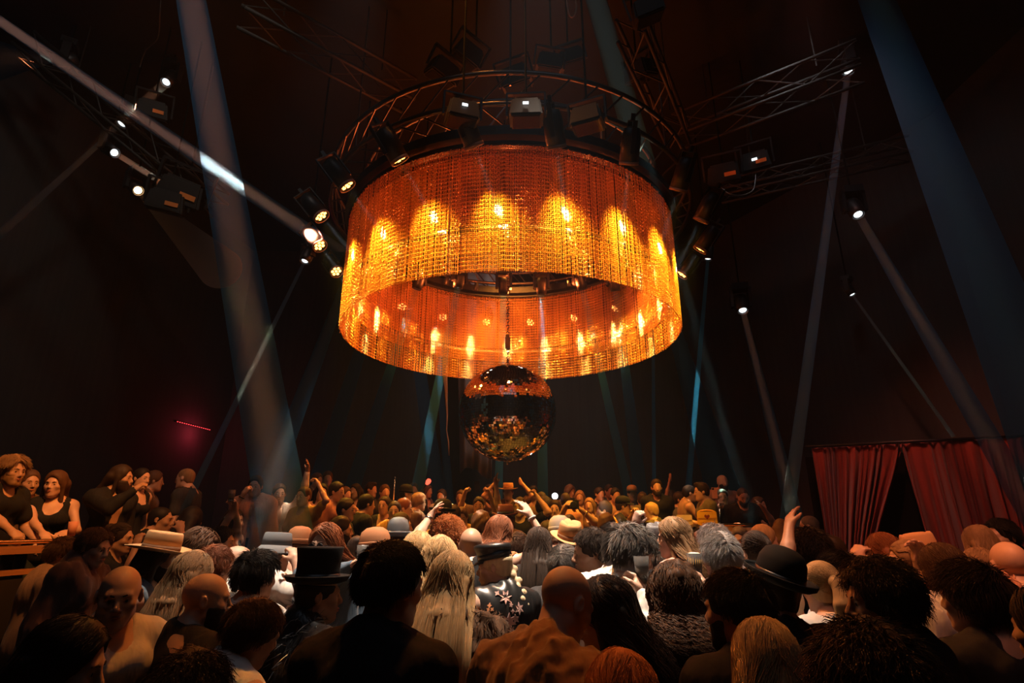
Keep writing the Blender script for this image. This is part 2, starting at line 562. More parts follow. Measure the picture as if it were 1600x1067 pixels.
for k in range(N_PAR):
    a = 2 * pi * (k + 0.5) / N_PAR + pi / 2
    p = Vector((RC.x + (RR + 0.52) * cos(a), RC.y + (RR + 0.52) * sin(a), RT - 0.14))
    t = Vector((RC.x + (RR - 0.02) * cos(a + 0.11), RC.y + (RR - 0.02) * sin(a + 0.11), RB + 0.70))
    e = empty('par_can', p, aim(t - p, 'X').to_euler())
    o = obj('housing', par_body, None, e)
    obj('rim', par_rim, None, e)
    obj('led_lens', par_leds, None, e)
    obj('yoke', par_yoke, None, e)
    e['group'] = 'amber LED par cans round the chandelier'
    e['category'] = 'stage light'
    hot = p + (t - p).normalized() * 0.24
    add_spot('par_core', hot, t, 12000, (1.0, 0.88, 0.68), radians(8), 0.8, 0.02)
    add_spot('par_wash', hot, t + Vector((0, 0, -0.22)), 620, (1.0, 0.47, 0.04), radians(50), 1.0, 0.04)
    dx = p.x - RC.x
    far = p.y > RC.y
    idx = k if k < N_PAR // 2 else N_PAR - 1 - k          # 0 = farthest .. 9 = nearest, per side
    side = 'left' if dx < 0 else 'right'
    ordn = ['first', 'second', 'third', 'fourth', 'fifth', 'sixth', 'seventh', 'eighth', 'ninth', 'tenth'][idx]
    if far:
        e['label'] = f'amber LED lamp seen through the far chains, {ordn} {side} of the ball chain'
    else:
        ordn = ['first', 'second', 'third', 'fourth', 'fifth'][9 - idx]
        e['label'] = f'LED par can on the near ring side, {ordn} {side} of its centre'
for k in range(8):
    add_point('ring_red_glow', (RC.x + 1.5 * cos(k * pi / 4), RC.y + 1.5 * sin(k * pi / 4), RB + 1.35), 44, (1.0, 0.16, 0.03), 0.04)  # unseen red points added inside the ring to redden the chains

M_PIN = glow('added_pin_lens', (1.0, 0.75, 0.45), 3.0)
for k in range(N_PAR):                        # made-up pin spots, added to put hot streaks on the inner chains
    a = 2 * pi * (k + 0.1) / N_PAR + pi / 2
    p = Vector(((RR - 0.50) * cos(a), (RR - 0.50) * sin(a), RT - RB + 0.02))
    t = Vector(((RR - 0.17) * cos(a), (RR - 0.17) * sin(a), 0.60))
    ps = MB().lathe([(0.02, 0.09), (0.04, 0.08), (0.045, -0.06), (0.04, -0.065), (0.001, -0.05)], 12).build('added_pin_spot', M_BLACK, chand, p, aim(t - p, 'X').to_euler(), smooth=True)
    wp, wt = chand.location + p + (t - p).normalized() * 0.08, chand.location + t
    add_spot('added_pin_lamp', wp, wt, 3000, (1.0, 0.86, 0.62), radians(9), 0.9, 0.02)

# ------------------------------------------------------------------ mirror ball on its chain
M_MIRROR = mat('mirror_tiles', (0.92, 0.90, 0.88), 0.03, 1.0)
M_GROUT = mat('ball_core', (0.02, 0.02, 0.02), 0.5)
BC = at(793, 644, 7.90)
BR = 77 / F_PX * 7.90 * 0.985
ball = empty('mirror_ball', BC)
tag(ball, 'large mirror ball of small tiles hanging below the chandelier', 'disco ball')
V, Fc = [], []
nr = 62
rng = np.random.default_rng(5)
for i in range(nr):
    p0, p1 = -pi / 2 + pi * (i + 0.04) / nr, -pi / 2 + pi * (i + 0.96) / nr
    nc = max(6, int(2 * nr * cos((p0 + p1) / 2)))
    for j in range(nc):
        t0, t1 = 2 * pi * (j + 0.04) / nc, 2 * pi * (j + 0.96) / nc
        pc, tc_ = (p0 + p1) / 2, (t0 + t1) / 2
        n_ = Vector((cos(pc) * cos(tc_), cos(pc) * sin(tc_), sin(pc)))
        c_ = n_ * BR
        e1 = Vector((-sin(tc_), cos(tc_), 0))
        e2 = n_.cross(e1)
        g = rng.normal(0, 0.030, 2)
        nn = (n_ + e1 * g[0] + e2 * g[1]).normalized()
        e1 = (e1 - nn * e1.dot(nn)).normalized()
        e2 = nn.cross(e1)
        hw, hh = BR * cos(pc) * (t1 - t0) / 2, BR * (p1 - p0) / 2
        b_ = len(V)
        for sx_, sy_ in ((-1, -1), (1, -1), (1, 1), (-1, 1)):
            V.append(c_ + e1 * hw * sx_ + e2 * hh * sy_)
        for sx_, sy_ in ((-1, -1), (1, -1), (1, 1), (-1, 1)):
            V.append(c_ * 0.988 + e1 * hw * sx_ + e2 * hh * sy_)
        Fc += [[b_, b_ + 1, b_ + 2, b_ + 3]] + [[b_ + q, b_ + 4 + q, b_ + 4 + (q + 1) % 4, b_ + (q + 1) % 4] for q in range(4)]
obj('mirror_tiles', new_mesh('mirror_tiles', np.array([list(v) for v in V]), Fc, False), M_MIRROR, ball)
MB().lathe([(BR * 0.99 * cos(t), BR * 0.99 * sin(t)) for t in np.linspace(-1.55, 1.55, 40)], 64).build('core', M_GROUT, ball, smooth=True)
MB().lathe([(0.05, BR - 0.01), (0.05, BR + 0.03), (0.02, BR + 0.04), (0.012, BR + 0.10)], 16).build('top_cap', M_CHROME, ball, smooth=True)
MB().lathe([(0.004, -BR - 0.045), (0.014, -BR - 0.03), (0.014, -BR + 0.01)], 10).build('bottom_stud', M_CHROME, ball, smooth=True)


def chain(mb, p0, p1, L=0.05, r=0.006, w=0.016):
    p0, p1 = Vector(p0), Vector(p1)
    n = int((p1 - p0).length / (L * 0.78))
    q = (p1 - p0).to_track_quat('Z', 'Y').to_matrix()
    for k in range(n):
        c = p0.lerp(p1, (k + 0.5) / n)
        s_ = k % 2
        pts = []
        for t in np.linspace(0, 2 * pi, 10, endpoint=False):
            v = Vector((w * cos(t) * (1 - s_), w * cos(t) * s_, (L / 2 - r) * sin(t)))
            pts.append(c + q @ v)
        mb.tube(pts, r, 5, closed=True)
    return mb


chain(MB(), (0, 0, BR + 0.06), (0, 0, BR + 0.24), 0.07, 0.010, 0.026).build('lower_chain', M_CHROME, ball, smooth=True)
MB().box((0, 0, BR + 0.33), (0.035, 0.028, 0.085)).lathe([(0.03, BR + 0.41), (0.03, BR + 0.46), (0.012, BR + 0.47)], 12).build('rotator_motor', M_STEEL, ball)
chain(MB(), (0, 0, BR + 0.46), (0, 0, CEIL - 2.2 - BC.z), 0.062, 0.008, 0.02).build('hanging_chain', M_STEEL, ball, smooth=True)
MB().tube([(0, 0, CEIL - 2.2 - BC.z), (0, 0, CEIL - BC.z)], 0.014, 6).build('hanger_rod', M_STEEL, ball, smooth=True)

def side_of(a, b, x, y):
    return (b[0] - a[0]) * (y - a[1]) - (b[1] - a[1]) * (x - a[0])


def tier(x, y):
    """height of the floor at (x, y)"""
    if 1.0 < y < 9.1 and side_of(EDGE_L0, EDGE_L1, x, y) > 0:
        return PLAT
    if y > 10.6:
        return .95
    if y > 9.1 or (x > 2.15 and 7.7 < y and x < 4.8):
        return PLAT
    if y > STEP_Y and -3.3 < x < 2.1:
        return .4
    return 0.0


# ------------------------------------------------------------------ moving heads with their beams in the haze
M_LENS = glow('lamp_lens', (0.85, 0.93, 1.0), 2.2)
mh_base = MB().box((0, 0, 0.30), (0.14, 0.11, 0.06)).mesh('base')
mh_yoke = MB().box((0.15, 0, 0.10), (0.025, 0.06, 0.17)).box((-0.15, 0, 0.10), (0.025, 0.06, 0.17)).box((0, 0, 0.255), (0.175, 0.07, 0.025)).mesh('yoke')
mh_head = MB().lathe([(0.06, 0.17), (0.105, 0.14), (0.12, 0.04), (0.115, -0.10), (0.10, -0.19), (0.092, -0.19), (0.085, -0.165), (0.001, -0.165)], 18).mesh('head', True)
mh_lens = MB().lathe([(0.0001, -0.172), (0.05, -0.174), (0.062, -0.170), (0.062, -0.166), (0.0001, -0.166)], 16).mesh('lens')
mh_rim = MB().lathe([(0.083, -0.16), (0.1, -0.16), (0.1, -0.20), (0.088, -0.20), (0.083, -0.16)], 18).mesh('front_ring', True)
for mm_, me_ in ((M_BLACK, mh_base), (M_BLACK, mh_yoke), (M_BLACK, mh_head), (M_LENS, mh_lens), (M_STEEL, mh_rim)):
    me_.materials.append(mm_)
HAZES = {}
STEP_Y = 6.7


def moving_head(p, t, r0, r1, bright, col, label, density=0.22, scale=1.0, floor=True):
    """moving head at p with its collimated lamp; the haze it lights runs from r0 at the lens to r1 at t"""
    p, t = Vector(p), Vector(t)
    d = t - p
    if floor:                                 # the beam runs on down to the floor
        g = (tier(t.x, t.y) + 0.01 - p.z) / d.z
        if 1 < g < 2:
            t, r1, d = p + d * g, r0 + (r1 - r0) * g, d * g
    e = empty('spotlight', p, (0, 0, 0))
    tag(e, label, 'stage light')
    M3 = aim(d)
    yaw = atan2(d.y, d.x) - pi / 2
    for q in (obj('base', mh_base, None, e), obj('yoke', mh_yoke, None, e)):
        q.scale = (scale,) * 3
        q.rotation_euler = (0, 0, yaw)
    for nm, me_ in (('head', mh_head), ('front_ring', mh_rim), ('lens', mh_lens)):
        if nm == 'lens' and label.startswith('amber lamp'):
            me_ = me_.copy()
            me_.materials.clear()
            me_.materials.append(M_LEDHOT)
        h = obj(nm, me_, None, e, None, M3.to_euler())
        h.scale = (scale,) * 3
    MB().tube([(0, 0, 0.34 * scale), (0, 0, max(CEIL - p.z - 0.002, 0.4))], 0.014, 6).build('drop_pole', M_POLE, e)
    L, dn = d.length, d.normalized()
    l = bpy.data.lights.new('beam_lamp', 'AREA')
    l.shape, l.size = 'DISK', r0 * 1.9
    l.spread = max(2.6 * math.atan(max(r1 - r0, 0) / L), radians(1.2))
    l.color = col
    l.energy = bright * 30 * pi * r0 / (density * 0.7)
    lo = bpy.data.objects.new('beam_lamp', l)
    COL.objects.link(lo)
    lo.location = dn * (0.215 * scale)
    lo.rotation_euler = M3.to_euler()
    lo.parent = e
    warm = label.startswith('amber lamp')
    if warm not in HAZES:
        HAZES[warm] = haze('lit_haze', density, (0.8, 0.75, 0.7)) if warm else haze('lit_haze', density)
    hz = MB().lathe([(r0 * 0.98, -0.22 * scale), (r1, -L)], 28).build('light_beam', HAZES[warm], e, None, M3.to_euler(), smooth=True)
    hz['label'] = 'beam of light in the haze'
    return e
BEAM, TEAL, GREY, DENSITY = (1.0, 0.30, 0.12), (0.42, 0.62, 0.46), (1.0, 0.24, 0.09), 0.16
# start pixel + depth, end pixel + depth, radius at each end, watts, colour, words
BEAMS = [
    ((272, -150, 6.6), (440, 790, 5.6), 0.14, 0.24, 1.2, BEAM, 'stage light out above the photo, throwing the widest pale beam down the left', 1.0, 1),
    ((-60, -8, 6.6), (536, 400, 8.2), 0.06, 0.12, 2.6, (1.0, 0.36, 0.19), 'stage light beyond the left edge, its bright beam slanting to the chandelier', 1.0, 0),
    ((915, -58, 7.4), (1006, 262, 7.0), 0.13, 0.15, 0.364, TEAL, 'light above the photo, its teal beam falling on the chandelier at upper right', 1.0, 0),
    ((1318, -130, 6.0), (1640, 690, 4.6), 0.12, 0.26, 0.102, TEAL, 'stage light above the photo, its dim broad beam passing down the right edge', 1.0, 1),
    ((1327, 97, 9.0), (1232, 790, 7.6), 0.045, 0.085, 0.522, BEAM, 'highest lamp in the right half, its thin beam dropping to the raised hand', 1.0, 1),
    ((1335, 325, 9.0), (1612, 800, 5.6), 0.055, 0.12, 0.522, BEAM, 'lamp right of the chandelier whose beam crosses the red curtain', 1.0, 1),
    ((1158, 474, 10.0), (1240, 800, 7.4), 0.05, 0.10, 0.522, BEAM, 'small lamp right of the ring, its beam meeting a longer one above the raised hand', 1.0, 1),
    ((1326, 452, 10.5), (1490, 682, 8.9), 0.02, 0.028, 0.326, BEAM, 'tiny lamp with a hair thin beam ending above the red curtain', 0.7, 0),
    ((481, 398, 8.2), (316, 737, 6.4), 0.022, 0.036, 0.144, BEAM, 'lamp at the chandelier left side with a thin beam to the terrace', 0.7, 1),
    ((200, 184, 9.0), (-14, 378, 7.6), 0.03, 0.05, 0.168, BEAM, 'lamp on the left truss sending a thin beam down off the left edge', 0.9, 0),
    ((170, 233, 9.0), (240, 277, 8.6), 0.045, 0.045, 2.0, BEAM, 'small bright lamp aiming a short beam at the truss fixture beside it', 0.9, 0),
    ((103, 93, 8.6), (-70, 92, 7.9), 0.05, 0.42, 0.8, BEAM, 'lamp near the top left corner spreading a dim fan of light', 0.9, 0),
    ((266, 122, 9.2), (247, 140, 8.9), 0.07, 0.06, 0.8, BEAM, 'stubby lamp with a short glow beside the wide pale beam', 0.9, 0),
    ((211, 293, 9.0), (345, 420, 7.0), 0.045, 0.26, 0.36, (1.0, 0.30, 0.05), 'amber lamp on the left wall side with a dim orange beam', 0.9, 0),
    ((655, 438, 9.6), (556, 745, 9.2), 0.05, 0.12, 0.06, GREY, 'ring lamp inside the chandelier, leftmost of the row under its dark top', 0.8, 1),
    ((718, 436, 9.6), (655, 750, 9.2), 0.05, 0.10, 0.048, GREY, 'ring lamp inside the chandelier, second from the left under its dark top', 0.8, 1),
    ((787, 446, 9.8), (779, 765, 9.6), 0.05, 0.07, 0.027, TEAL, 'ring lamp inside the chandelier straight behind the ball chain', 0.8, 1),
    ((846, 446, 9.8), (848, 765, 9.6), 0.05, 0.09, 0.048, GREY, 'ring lamp inside the chandelier just right of the ball chain', 0.8, 1),
    ((907, 438, 9.6), (980, 762, 9.6), 0.05, 0.08, 0.084, TEAL, 'ring lamp inside the chandelier, second from the right under its dark top', 0.8, 1),
    ((960, 440, 9.4), (1000, 765, 9.6), 0.05, 0.12, 0.042, TEAL, 'ring lamp inside the chandelier, rightmost of the row under its dark top', 0.8, 1),
    ((556, 400, 9.4), (420, 760, 6.6), 0.06, 0.12, 0.072, GREY, 'lamp hidden by the left chains whose grey beam lands beside the bucket hat', 0.8, 1),
    ((610, 400, 9.6), (498, 752, 8.4), 0.06, 0.14, 0.06, GREY, 'lamp hidden behind the chains whose grey beam ends above the clapping crowd', 0.8, 1),
    ((640, 470, 12.4), (684, 772, 11.6), 0.11, 0.17, 0.066, TEAL, 'lamp behind the chandelier dropping a wide teal beam left of the ball', 1.0, 1),
    ((680, 500, 12.4), (703, 792, 11.4), 0.06, 0.09, 0.06, TEAL, 'lamp behind the chandelier dropping a narrow teal beam left of the ball', 1.0, 1),
    ((1020, 480, 12.6), (1022, 748, 11.6), 0.03, 0.04, 0.102, TEAL, 'lamp behind the ring with a straight thin teal beam', 0.8, 1),
    ((1107, 393, 10.4), (1077, 745, 9.6), 0.03, 0.05, 0.163, TEAL, 'lamp at the right ring side with a thin blue beam to the terrace', 0.8, 1),
    ((1040, 470, 11.0), (1134, 780, 8.4), 0.10, 0.26, 0.072, TEAL, 'lamp behind the right chains with a wide dim teal beam to the terrace', 0.9, 1),
]
for (a, b, r0, r1, w, c, lab, sc, fl) in BEAMS:
    moving_head(at(*a), at(*b), r0, r1, w, c, lab, DENSITY, sc, fl)
# ------------------------------------------------------------------ figures: distance fields meshed by surface nets
def axis(lo, hi, h, fine=()):
    out = [lo]
    while out[-1] < hi:
        x = out[-1]
        st = h
        for a, b, r in fine:
            if a <= x < b:
                st = min(st, r)
        nx = x + st
        for a, b, r in fine:
            if x < a < nx and st > r:
                nx = a if a - x > 0.4 * r else a + 0.4 * r
        out.append(nx)
    return np.array(out, dtype=np.float32)


def V3(*a):
    return np.array(a, dtype=np.float64)


def smin(a, b, k):
    if k <= 0:
        return np.minimum(a, b)
    h = np.maximum(k - np.abs(a - b), 0) / k
    return np.minimum(a, b) - h * h * (k * 0.25)


class Field:
    def __init__(s, xs, ys, zs):
        s.a = (xs, ys, zs)
        s.F = np.full((len(xs), len(ys), len(zs)), 0.5, dtype=np.float32)

    def _sl(s, lo, hi):
        r = []
        for k in range(3):
            i = max(0, int(np.searchsorted(s.a[k], lo[k])) - 1)
            j = min(len(s.a[k]), int(np.searchsorted(s.a[k], hi[k])) + 1)
            if j - i < 1:
                return None
            r.append(slice(i, j))
        return tuple(r)

    def _put(s, lo, hi, fn, k, op):
        sl = s._sl(np.array(lo) - 0.03 - k, np.array(hi) + 0.03 + k)
        if sl is None:
            return s
        X = s.a[0][sl[0]][:, None, None]
        Y = s.a[1][sl[1]][None, :, None]
        Z = s.a[2][sl[2]][None, None, :]
        d = fn(X, Y, Z).astype(np.float32)
        f = s.F[sl]
        s.F[sl] = smin(f, d, k) if op == 0 else -smin(-f, d, k)
        return s

    def cap(s, a, b, ra, rb, k=0.02, op=0):
        a, b = np.asarray(a, float), np.asarray(b, float)
        ab = b - a
        L2 = float(ab @ ab) + 1e-12
        R = max(ra, rb)

        def fn(X, Y, Z):
            x, y, z = X - a[0], Y - a[1], Z - a[2]
            t = np.clip((x * ab[0] + y * ab[1] + z * ab[2]) / L2, 0, 1)
            dx, dy, dz = x - t * ab[0], y - t * ab[1], z - t * ab[2]
            return np.sqrt(dx * dx + dy * dy + dz * dz) - (ra + (rb - ra) * t)
        return s._put(np.minimum(a, b) - R, np.maximum(a, b) + R, fn, k, op)

    def ell(s, c, r, R=None, k=0.02, op=0):
        c, r = np.asarray(c, float), np.asarray(r, float)
        m = r.max()

        def fn(X, Y, Z):
            x, y, z = X - c[0], Y - c[1], Z - c[2]
            if R is not None:
                x, y, z = (R[0, 0] * x + R[1, 0] * y + R[2, 0] * z, R[0, 1] * x + R[1, 1] * y + R[2, 1] * z, R[0, 2] * x + R[1, 2] * y + R[2, 2] * z)
            x, y, z = x / r[0], y / r[1], z / r[2]
            q = np.sqrt(x * x + y * y + z * z)
            return (q - 1) * r.min() * 0.5 + (q - 1) * q / (np.sqrt((x / r[0]) ** 2 + (y / r[1]) ** 2 + (z / r[2]) ** 2) + 1e-6) * 0.5
        return s._put(c - m, c + m, fn, k, op)

    def cut(s, fn):
        """keep only where fn(X,Y,Z) < 0"""
        X, Y, Z = s.a[0][:, None, None], s.a[1][None, :, None], s.a[2][None, None, :]
        s.F = np.maximum(s.F, np.broadcast_to(fn(X, Y, Z), s.F.shape).astype(np.float32))
        return s

    def wobble(s, amp, freq, seed, vert=1.0):
        """add smooth noise; vert < 1 stretches it upright into folds"""
        rg = np.random.default_rng(seed)
        X, Y, Z = s.a[0][:, None, None], s.a[1][None, :, None], s.a[2][None, None, :]
        n = 0
        for q in range(4):
            w = rg.normal(size=3)
            w /= np.linalg.norm(w)
            w *= freq * (0.7 + 0.45 * q)
            ph = rg.uniform(0, 6.3)
            n = n + np.sin(w[0] * X + w[1] * Y + w[2] * vert * Z + ph) / (1 + 0.4 * q)
        s.F = s.F + (amp * 0.5 * n).astype(np.float32)
        return s

    def mesh(s):
        xs, ys, zs = s.a
        F = s.F
        F[0], F[-1] = np.maximum(F[0], .01), np.maximum(F[-1], .01)
        F[:, 0], F[:, -1] = np.maximum(F[:, 0], .01), np.maximum(F[:, -1], .01)
        F[:, :, 0], F[:, :, -1] = np.maximum(F[:, :, 0], .01), np.maximum(F[:, :, -1], .01)
        I = F < 0
        c = I[:-1, :-1, :-1].astype(np.int8)
        n8 = c.copy()
        for dx, dy, dz in ((1, 0, 0), (0, 1, 0), (0, 0, 1), (1, 1, 0), (1, 0, 1), (0, 1, 1), (1, 1, 1)):
            n8 += I[dx:I.shape[0] - 1 + dx, dy:I.shape[1] - 1 + dy, dz:I.shape[2] - 1 + dz]
        act = np.argwhere((n8 > 0) & (n8 < 8))
        if not len(act):
            return None
        idx = np.full(n8.shape, -1, np.int32)
        idx[tuple(act.T)] = np.arange(len(act))
        i, j, k = act.T
        acc = np.zeros((len(act), 3))
        cnt = np.zeros(len(act))
        A = (xs, ys, zs)
        for ax in range(3):
            o = [q for q in range(3) if q != ax]
            for u in (0, 1):
                for v in (0, 1):
                    p = [i, j, k]
                    p[o[0]] = p[o[0]] + u
                    p[o[1]] = p[o[1]] + v
                    q = list(p)
                    q[ax] = q[ax] + 1
                    f0, f1 = F[tuple(p)], F[tuple(q)]
                    m = (f0 < 0) != (f1 < 0)
                    t = np.where(m, f0 / np.where(m, f0 - f1, 1), 0)
                    P = np.stack([A[w][p[w]] for w in range(3)], 1).astype(float)
                    P[:, ax] += t * (A[ax][q[ax]] - A[ax][p[ax]])
                    acc += P * m[:, None]
                    cnt += m
        V = acc / cnt[:, None]
        faces = []
        for ax in range(3):
            sl0, sl1 = [slice(None)] * 3, [slice(None)] * 3
            sl0[ax], sl1[ax] = slice(0, -1), slice(1, None)
            a, b = I[tuple(sl0)], I[tuple(sl1)]
            o = [q for q in range(3) if q != ax]
            m = a != b
            inner = [slice(None)] * 3
            inner[o[0]], inner[o[1]] = slice(1, -1), slice(1, -1)
            mm = np.zeros_like(m)
            mm[tuple(inner)] = m[tuple(inner)]
            e = np.argwhere(mm)
            if not len(e):
                continue
            s_in = a[tuple(e.T)]
            q = []
            for du, dv in ((1, 1), (0, 1), (0, 0), (1, 0)):
                w = [e[:, 0], e[:, 1], e[:, 2]]
                w[o[0]] = w[o[0]] - du
                w[o[1]] = w[o[1]] - dv
                q.append(idx[tuple(w)])
            q = np.stack(q, 1)
            flip = s_in if ax != 1 else ~s_in
            q[~flip] = q[~flip][:, ::-1]
            faces.append(q)
        return V, np.concatenate(faces)


def rotz(t):
    return np.array([[cos(t), -sin(t), 0], [sin(t), cos(t), 0], [0, 0, 1.0]])


def rotx(t):
    return np.array([[1.0, 0, 0], [0, cos(t), -sin(t)], [0, sin(t), cos(t)]])


def roty(t):
    return np.array([[cos(t), 0, sin(t)], [0, 1.0, 0], [-sin(t), 0, cos(t)]])


def unit(v):
    v = np.asarray(v, float)
    return v / (np.linalg.norm(v) + 1e-12)


SKIN = {k: mat('skin_' + k, c, 0.48, spec=0.45, noise=((40, 40, 40), 0.08)) for k, c in {
    'fair': (0.60, 0.37, 0.27), 'tan': (0.46, 0.27, 0.18), 'olive': (0.38, 0.23, 0.15), 'brown': (0.20, 0.10, 0.065)}.items()}
HAIRC = {'black': (0.012, 0.009, 0.008), 'dark': (0.03, 0.018, 0.012), 'brown': (0.085, 0.042, 0.022), 'red': (0.20, 0.065, 0.025), 'ginger': (0.42, 0.13, 0.03),
         'blond': (0.50, 0.32, 0.15), 'dblond': (0.27, 0.16, 0.08), 'pale': (0.62, 0.48, 0.30), 'grey': (0.34, 0.32, 0.31), 'salt': (0.13, 0.115, 0.105)}
HAIRM = {k: mat('hair_' + k, c, 0.58, spec=0.22, noise=((60, 60, 8), 0.35)) for k, c in HAIRC.items()}
CLOTHC = {'black': (0.014, 0.014, 0.016), 'char': (0.035, 0.035, 0.038), 'navy': (0.03, 0.045, 0.07), 'denim': (0.08, 0.12, 0.17), 'grey': (0.16, 0.16, 0.165),
          'white': (0.72, 0.71, 0.69), 'cream': (0.55, 0.47, 0.36), 'tan': (0.36, 0.24, 0.15), 'rust': (0.25, 0.12, 0.045), 'maroon': (0.095, 0.055, 0.05), 'mauve': (0.22, 0.12, 0.12),
          'pink': (0.55, 0.30, 0.25), 'salmon': (0.50, 0.24, 0.16), 'mustard': (0.52, 0.30, 0.05), 'olive': (0.12, 0.11, 0.05), 'brown': (0.10, 0.055, 0.03), 'blue': (0.10, 0.16, 0.24), 'red': (0.32, 0.04, 0.03),
          'orange': (0.60, 0.24, 0.05)}
CLOTHM = {k: mat('cloth_' + k, c, 0.85, spec=0.2, sheen=0.1 if max(c) > 0.05 else 0.0, noise=((30, 30, 30), 0.12), bump=((26, 26, 5), 0.8)) for k, c in CLOTHC.items()}
FELT = {k: mat('felt_' + k, c, 0.8, spec=0.2) for k, c in {'black': (0.012, 0.012, 0.013), 'brown': (0.16, 0.08, 0.04), 'tan': (0.50, 0.27, 0.12), 'camel': (0.62, 0.36, 0.18),
        'grey': (0.20, 0.20, 0.21), 'slate': (0.17, 0.20, 0.23), 'white': (0.6, 0.62, 0.64), 'rust': (0.34, 0.15, 0.07), 'maroon': (0.14, 0.05, 0.04)}.items()}
M_SATIN = mat('satin_black', (0.012, 0.012, 0.014), 0.3, spec=0.5)
M_LEATHER = mat('black_leather', (0.012, 0.013, 0.014), 0.34, spec=0.5)
M_EYE = mat('eye_white', (0.38, 0.33, 0.30), 0.25)
M_IRIS = mat('eye_dark', (0.02, 0.013, 0.01), 0.15)
M_LIP = mat('lips', (0.36, 0.12, 0.10), 0.4)
M_GLASSF = mat('spectacle_frame', (0.01, 0.01, 0.01), 0.3)
M_GOLD = mat('gold', (0.9, 0.6, 0.22), 0.25, 1.0)
M_SILVER = mat('silver', (0.8, 0.78, 0.75), 0.2, 1.0)
TROUSERS = [CLOTHM['black'], CLOTHM['char'], CLOTHM['navy']]

ARMS = {  # upper arm, forearm: (outward, forward, up); finger curl
    'dn': ((.12, .02, -1), (.02, .22, -1), .35), 'hold': ((.28, .25, -1), (-.40, .85, .35), .75), 'face': ((.30, .6, -.75), (-.42, .25, 1), .6),
    'up': ((.45, .25, 1), (.0, .25, 1), .15), 'cam': ((.25, .85, .55), (-.32, .35, 1), .7), 'fwd': ((.2, .8, -.55), (-.15, 1, .1), .5),
    'rail': ((.22, .45, -1), (-.25, .9, -.35), .5), 'cross': ((.22, .35, -1), (-1, .55, .05), .5), 'bent': ((.3, .1, -1), (-.1, 1, .2), .5),
    'head': ((.8, .3, .55), (-.75, -.2, .9), .5), 'clap': ((.3, .7, -.5), (-.55, .4, .8), .1)}


class Person:
    pass


def hand_prims(f, w, d, n, side, curl, point=False, k=0.008):
    """hand on field f from wrist w along d, palm normal n"""
    d = unit(d)
    n = unit(n - d * (n @ d))
    x = np.cross(d, n) * side              # towards the thumb
    R = np.stack([x, n, d], 1)
    f.ell(w + d * 0.048, (0.040, 0.018, 0.056), R, 0.015)
    f.ell(w + d * 0.035 + x * 0.022 + n * 0.006, (0.017, 0.016, 0.034), R, 0.012)
    for q in range(4):
        L = (0.040, 0.046, 0.043, 0.034)[q]
        c = curl if not (point and q == 0) else 0.05
        c = min(1.0, c + 0.06 * q) if curl > 0.12 else c + 0.04 * q
        p = w + d * (0.090 - 0.004 * abs(q - 1)) + x * (0.029 - 0.0195 * q)
        a = 0.12 * (1.3 - q)
        dd = unit(d * cos(a) + x * sin(a))
        ang = 0
        for sgm in range(3):
            ang += c * (1.25, 1.5, 1.0)[sgm]
            v = dd * cos(ang) + n * sin(ang)
            p2 = p + v * L * (1, 0.68, 0.52)[sgm]
            f.cap(p, p2, 0.0095 - 0.001 * sgm, 0.0088 - 0.001 * sgm, k)
            p = p2
    p = w + d * 0.028 + x * 0.030
    v = unit(x * 0.8 + d * 0.75 + n * (0.2 + 0.6 * curl))
    p2 = p + v * 0.042
    f.cap(p, p2, 0.0125, 0.0105, 0.012)
    v = unit(x * (0.5 - 0.5 * curl) + d * 0.9 + n * (0.2 + 0.8 * curl))
    f.cap(p2, p2 + v * 0.032, 0.0105, 0.008, k)


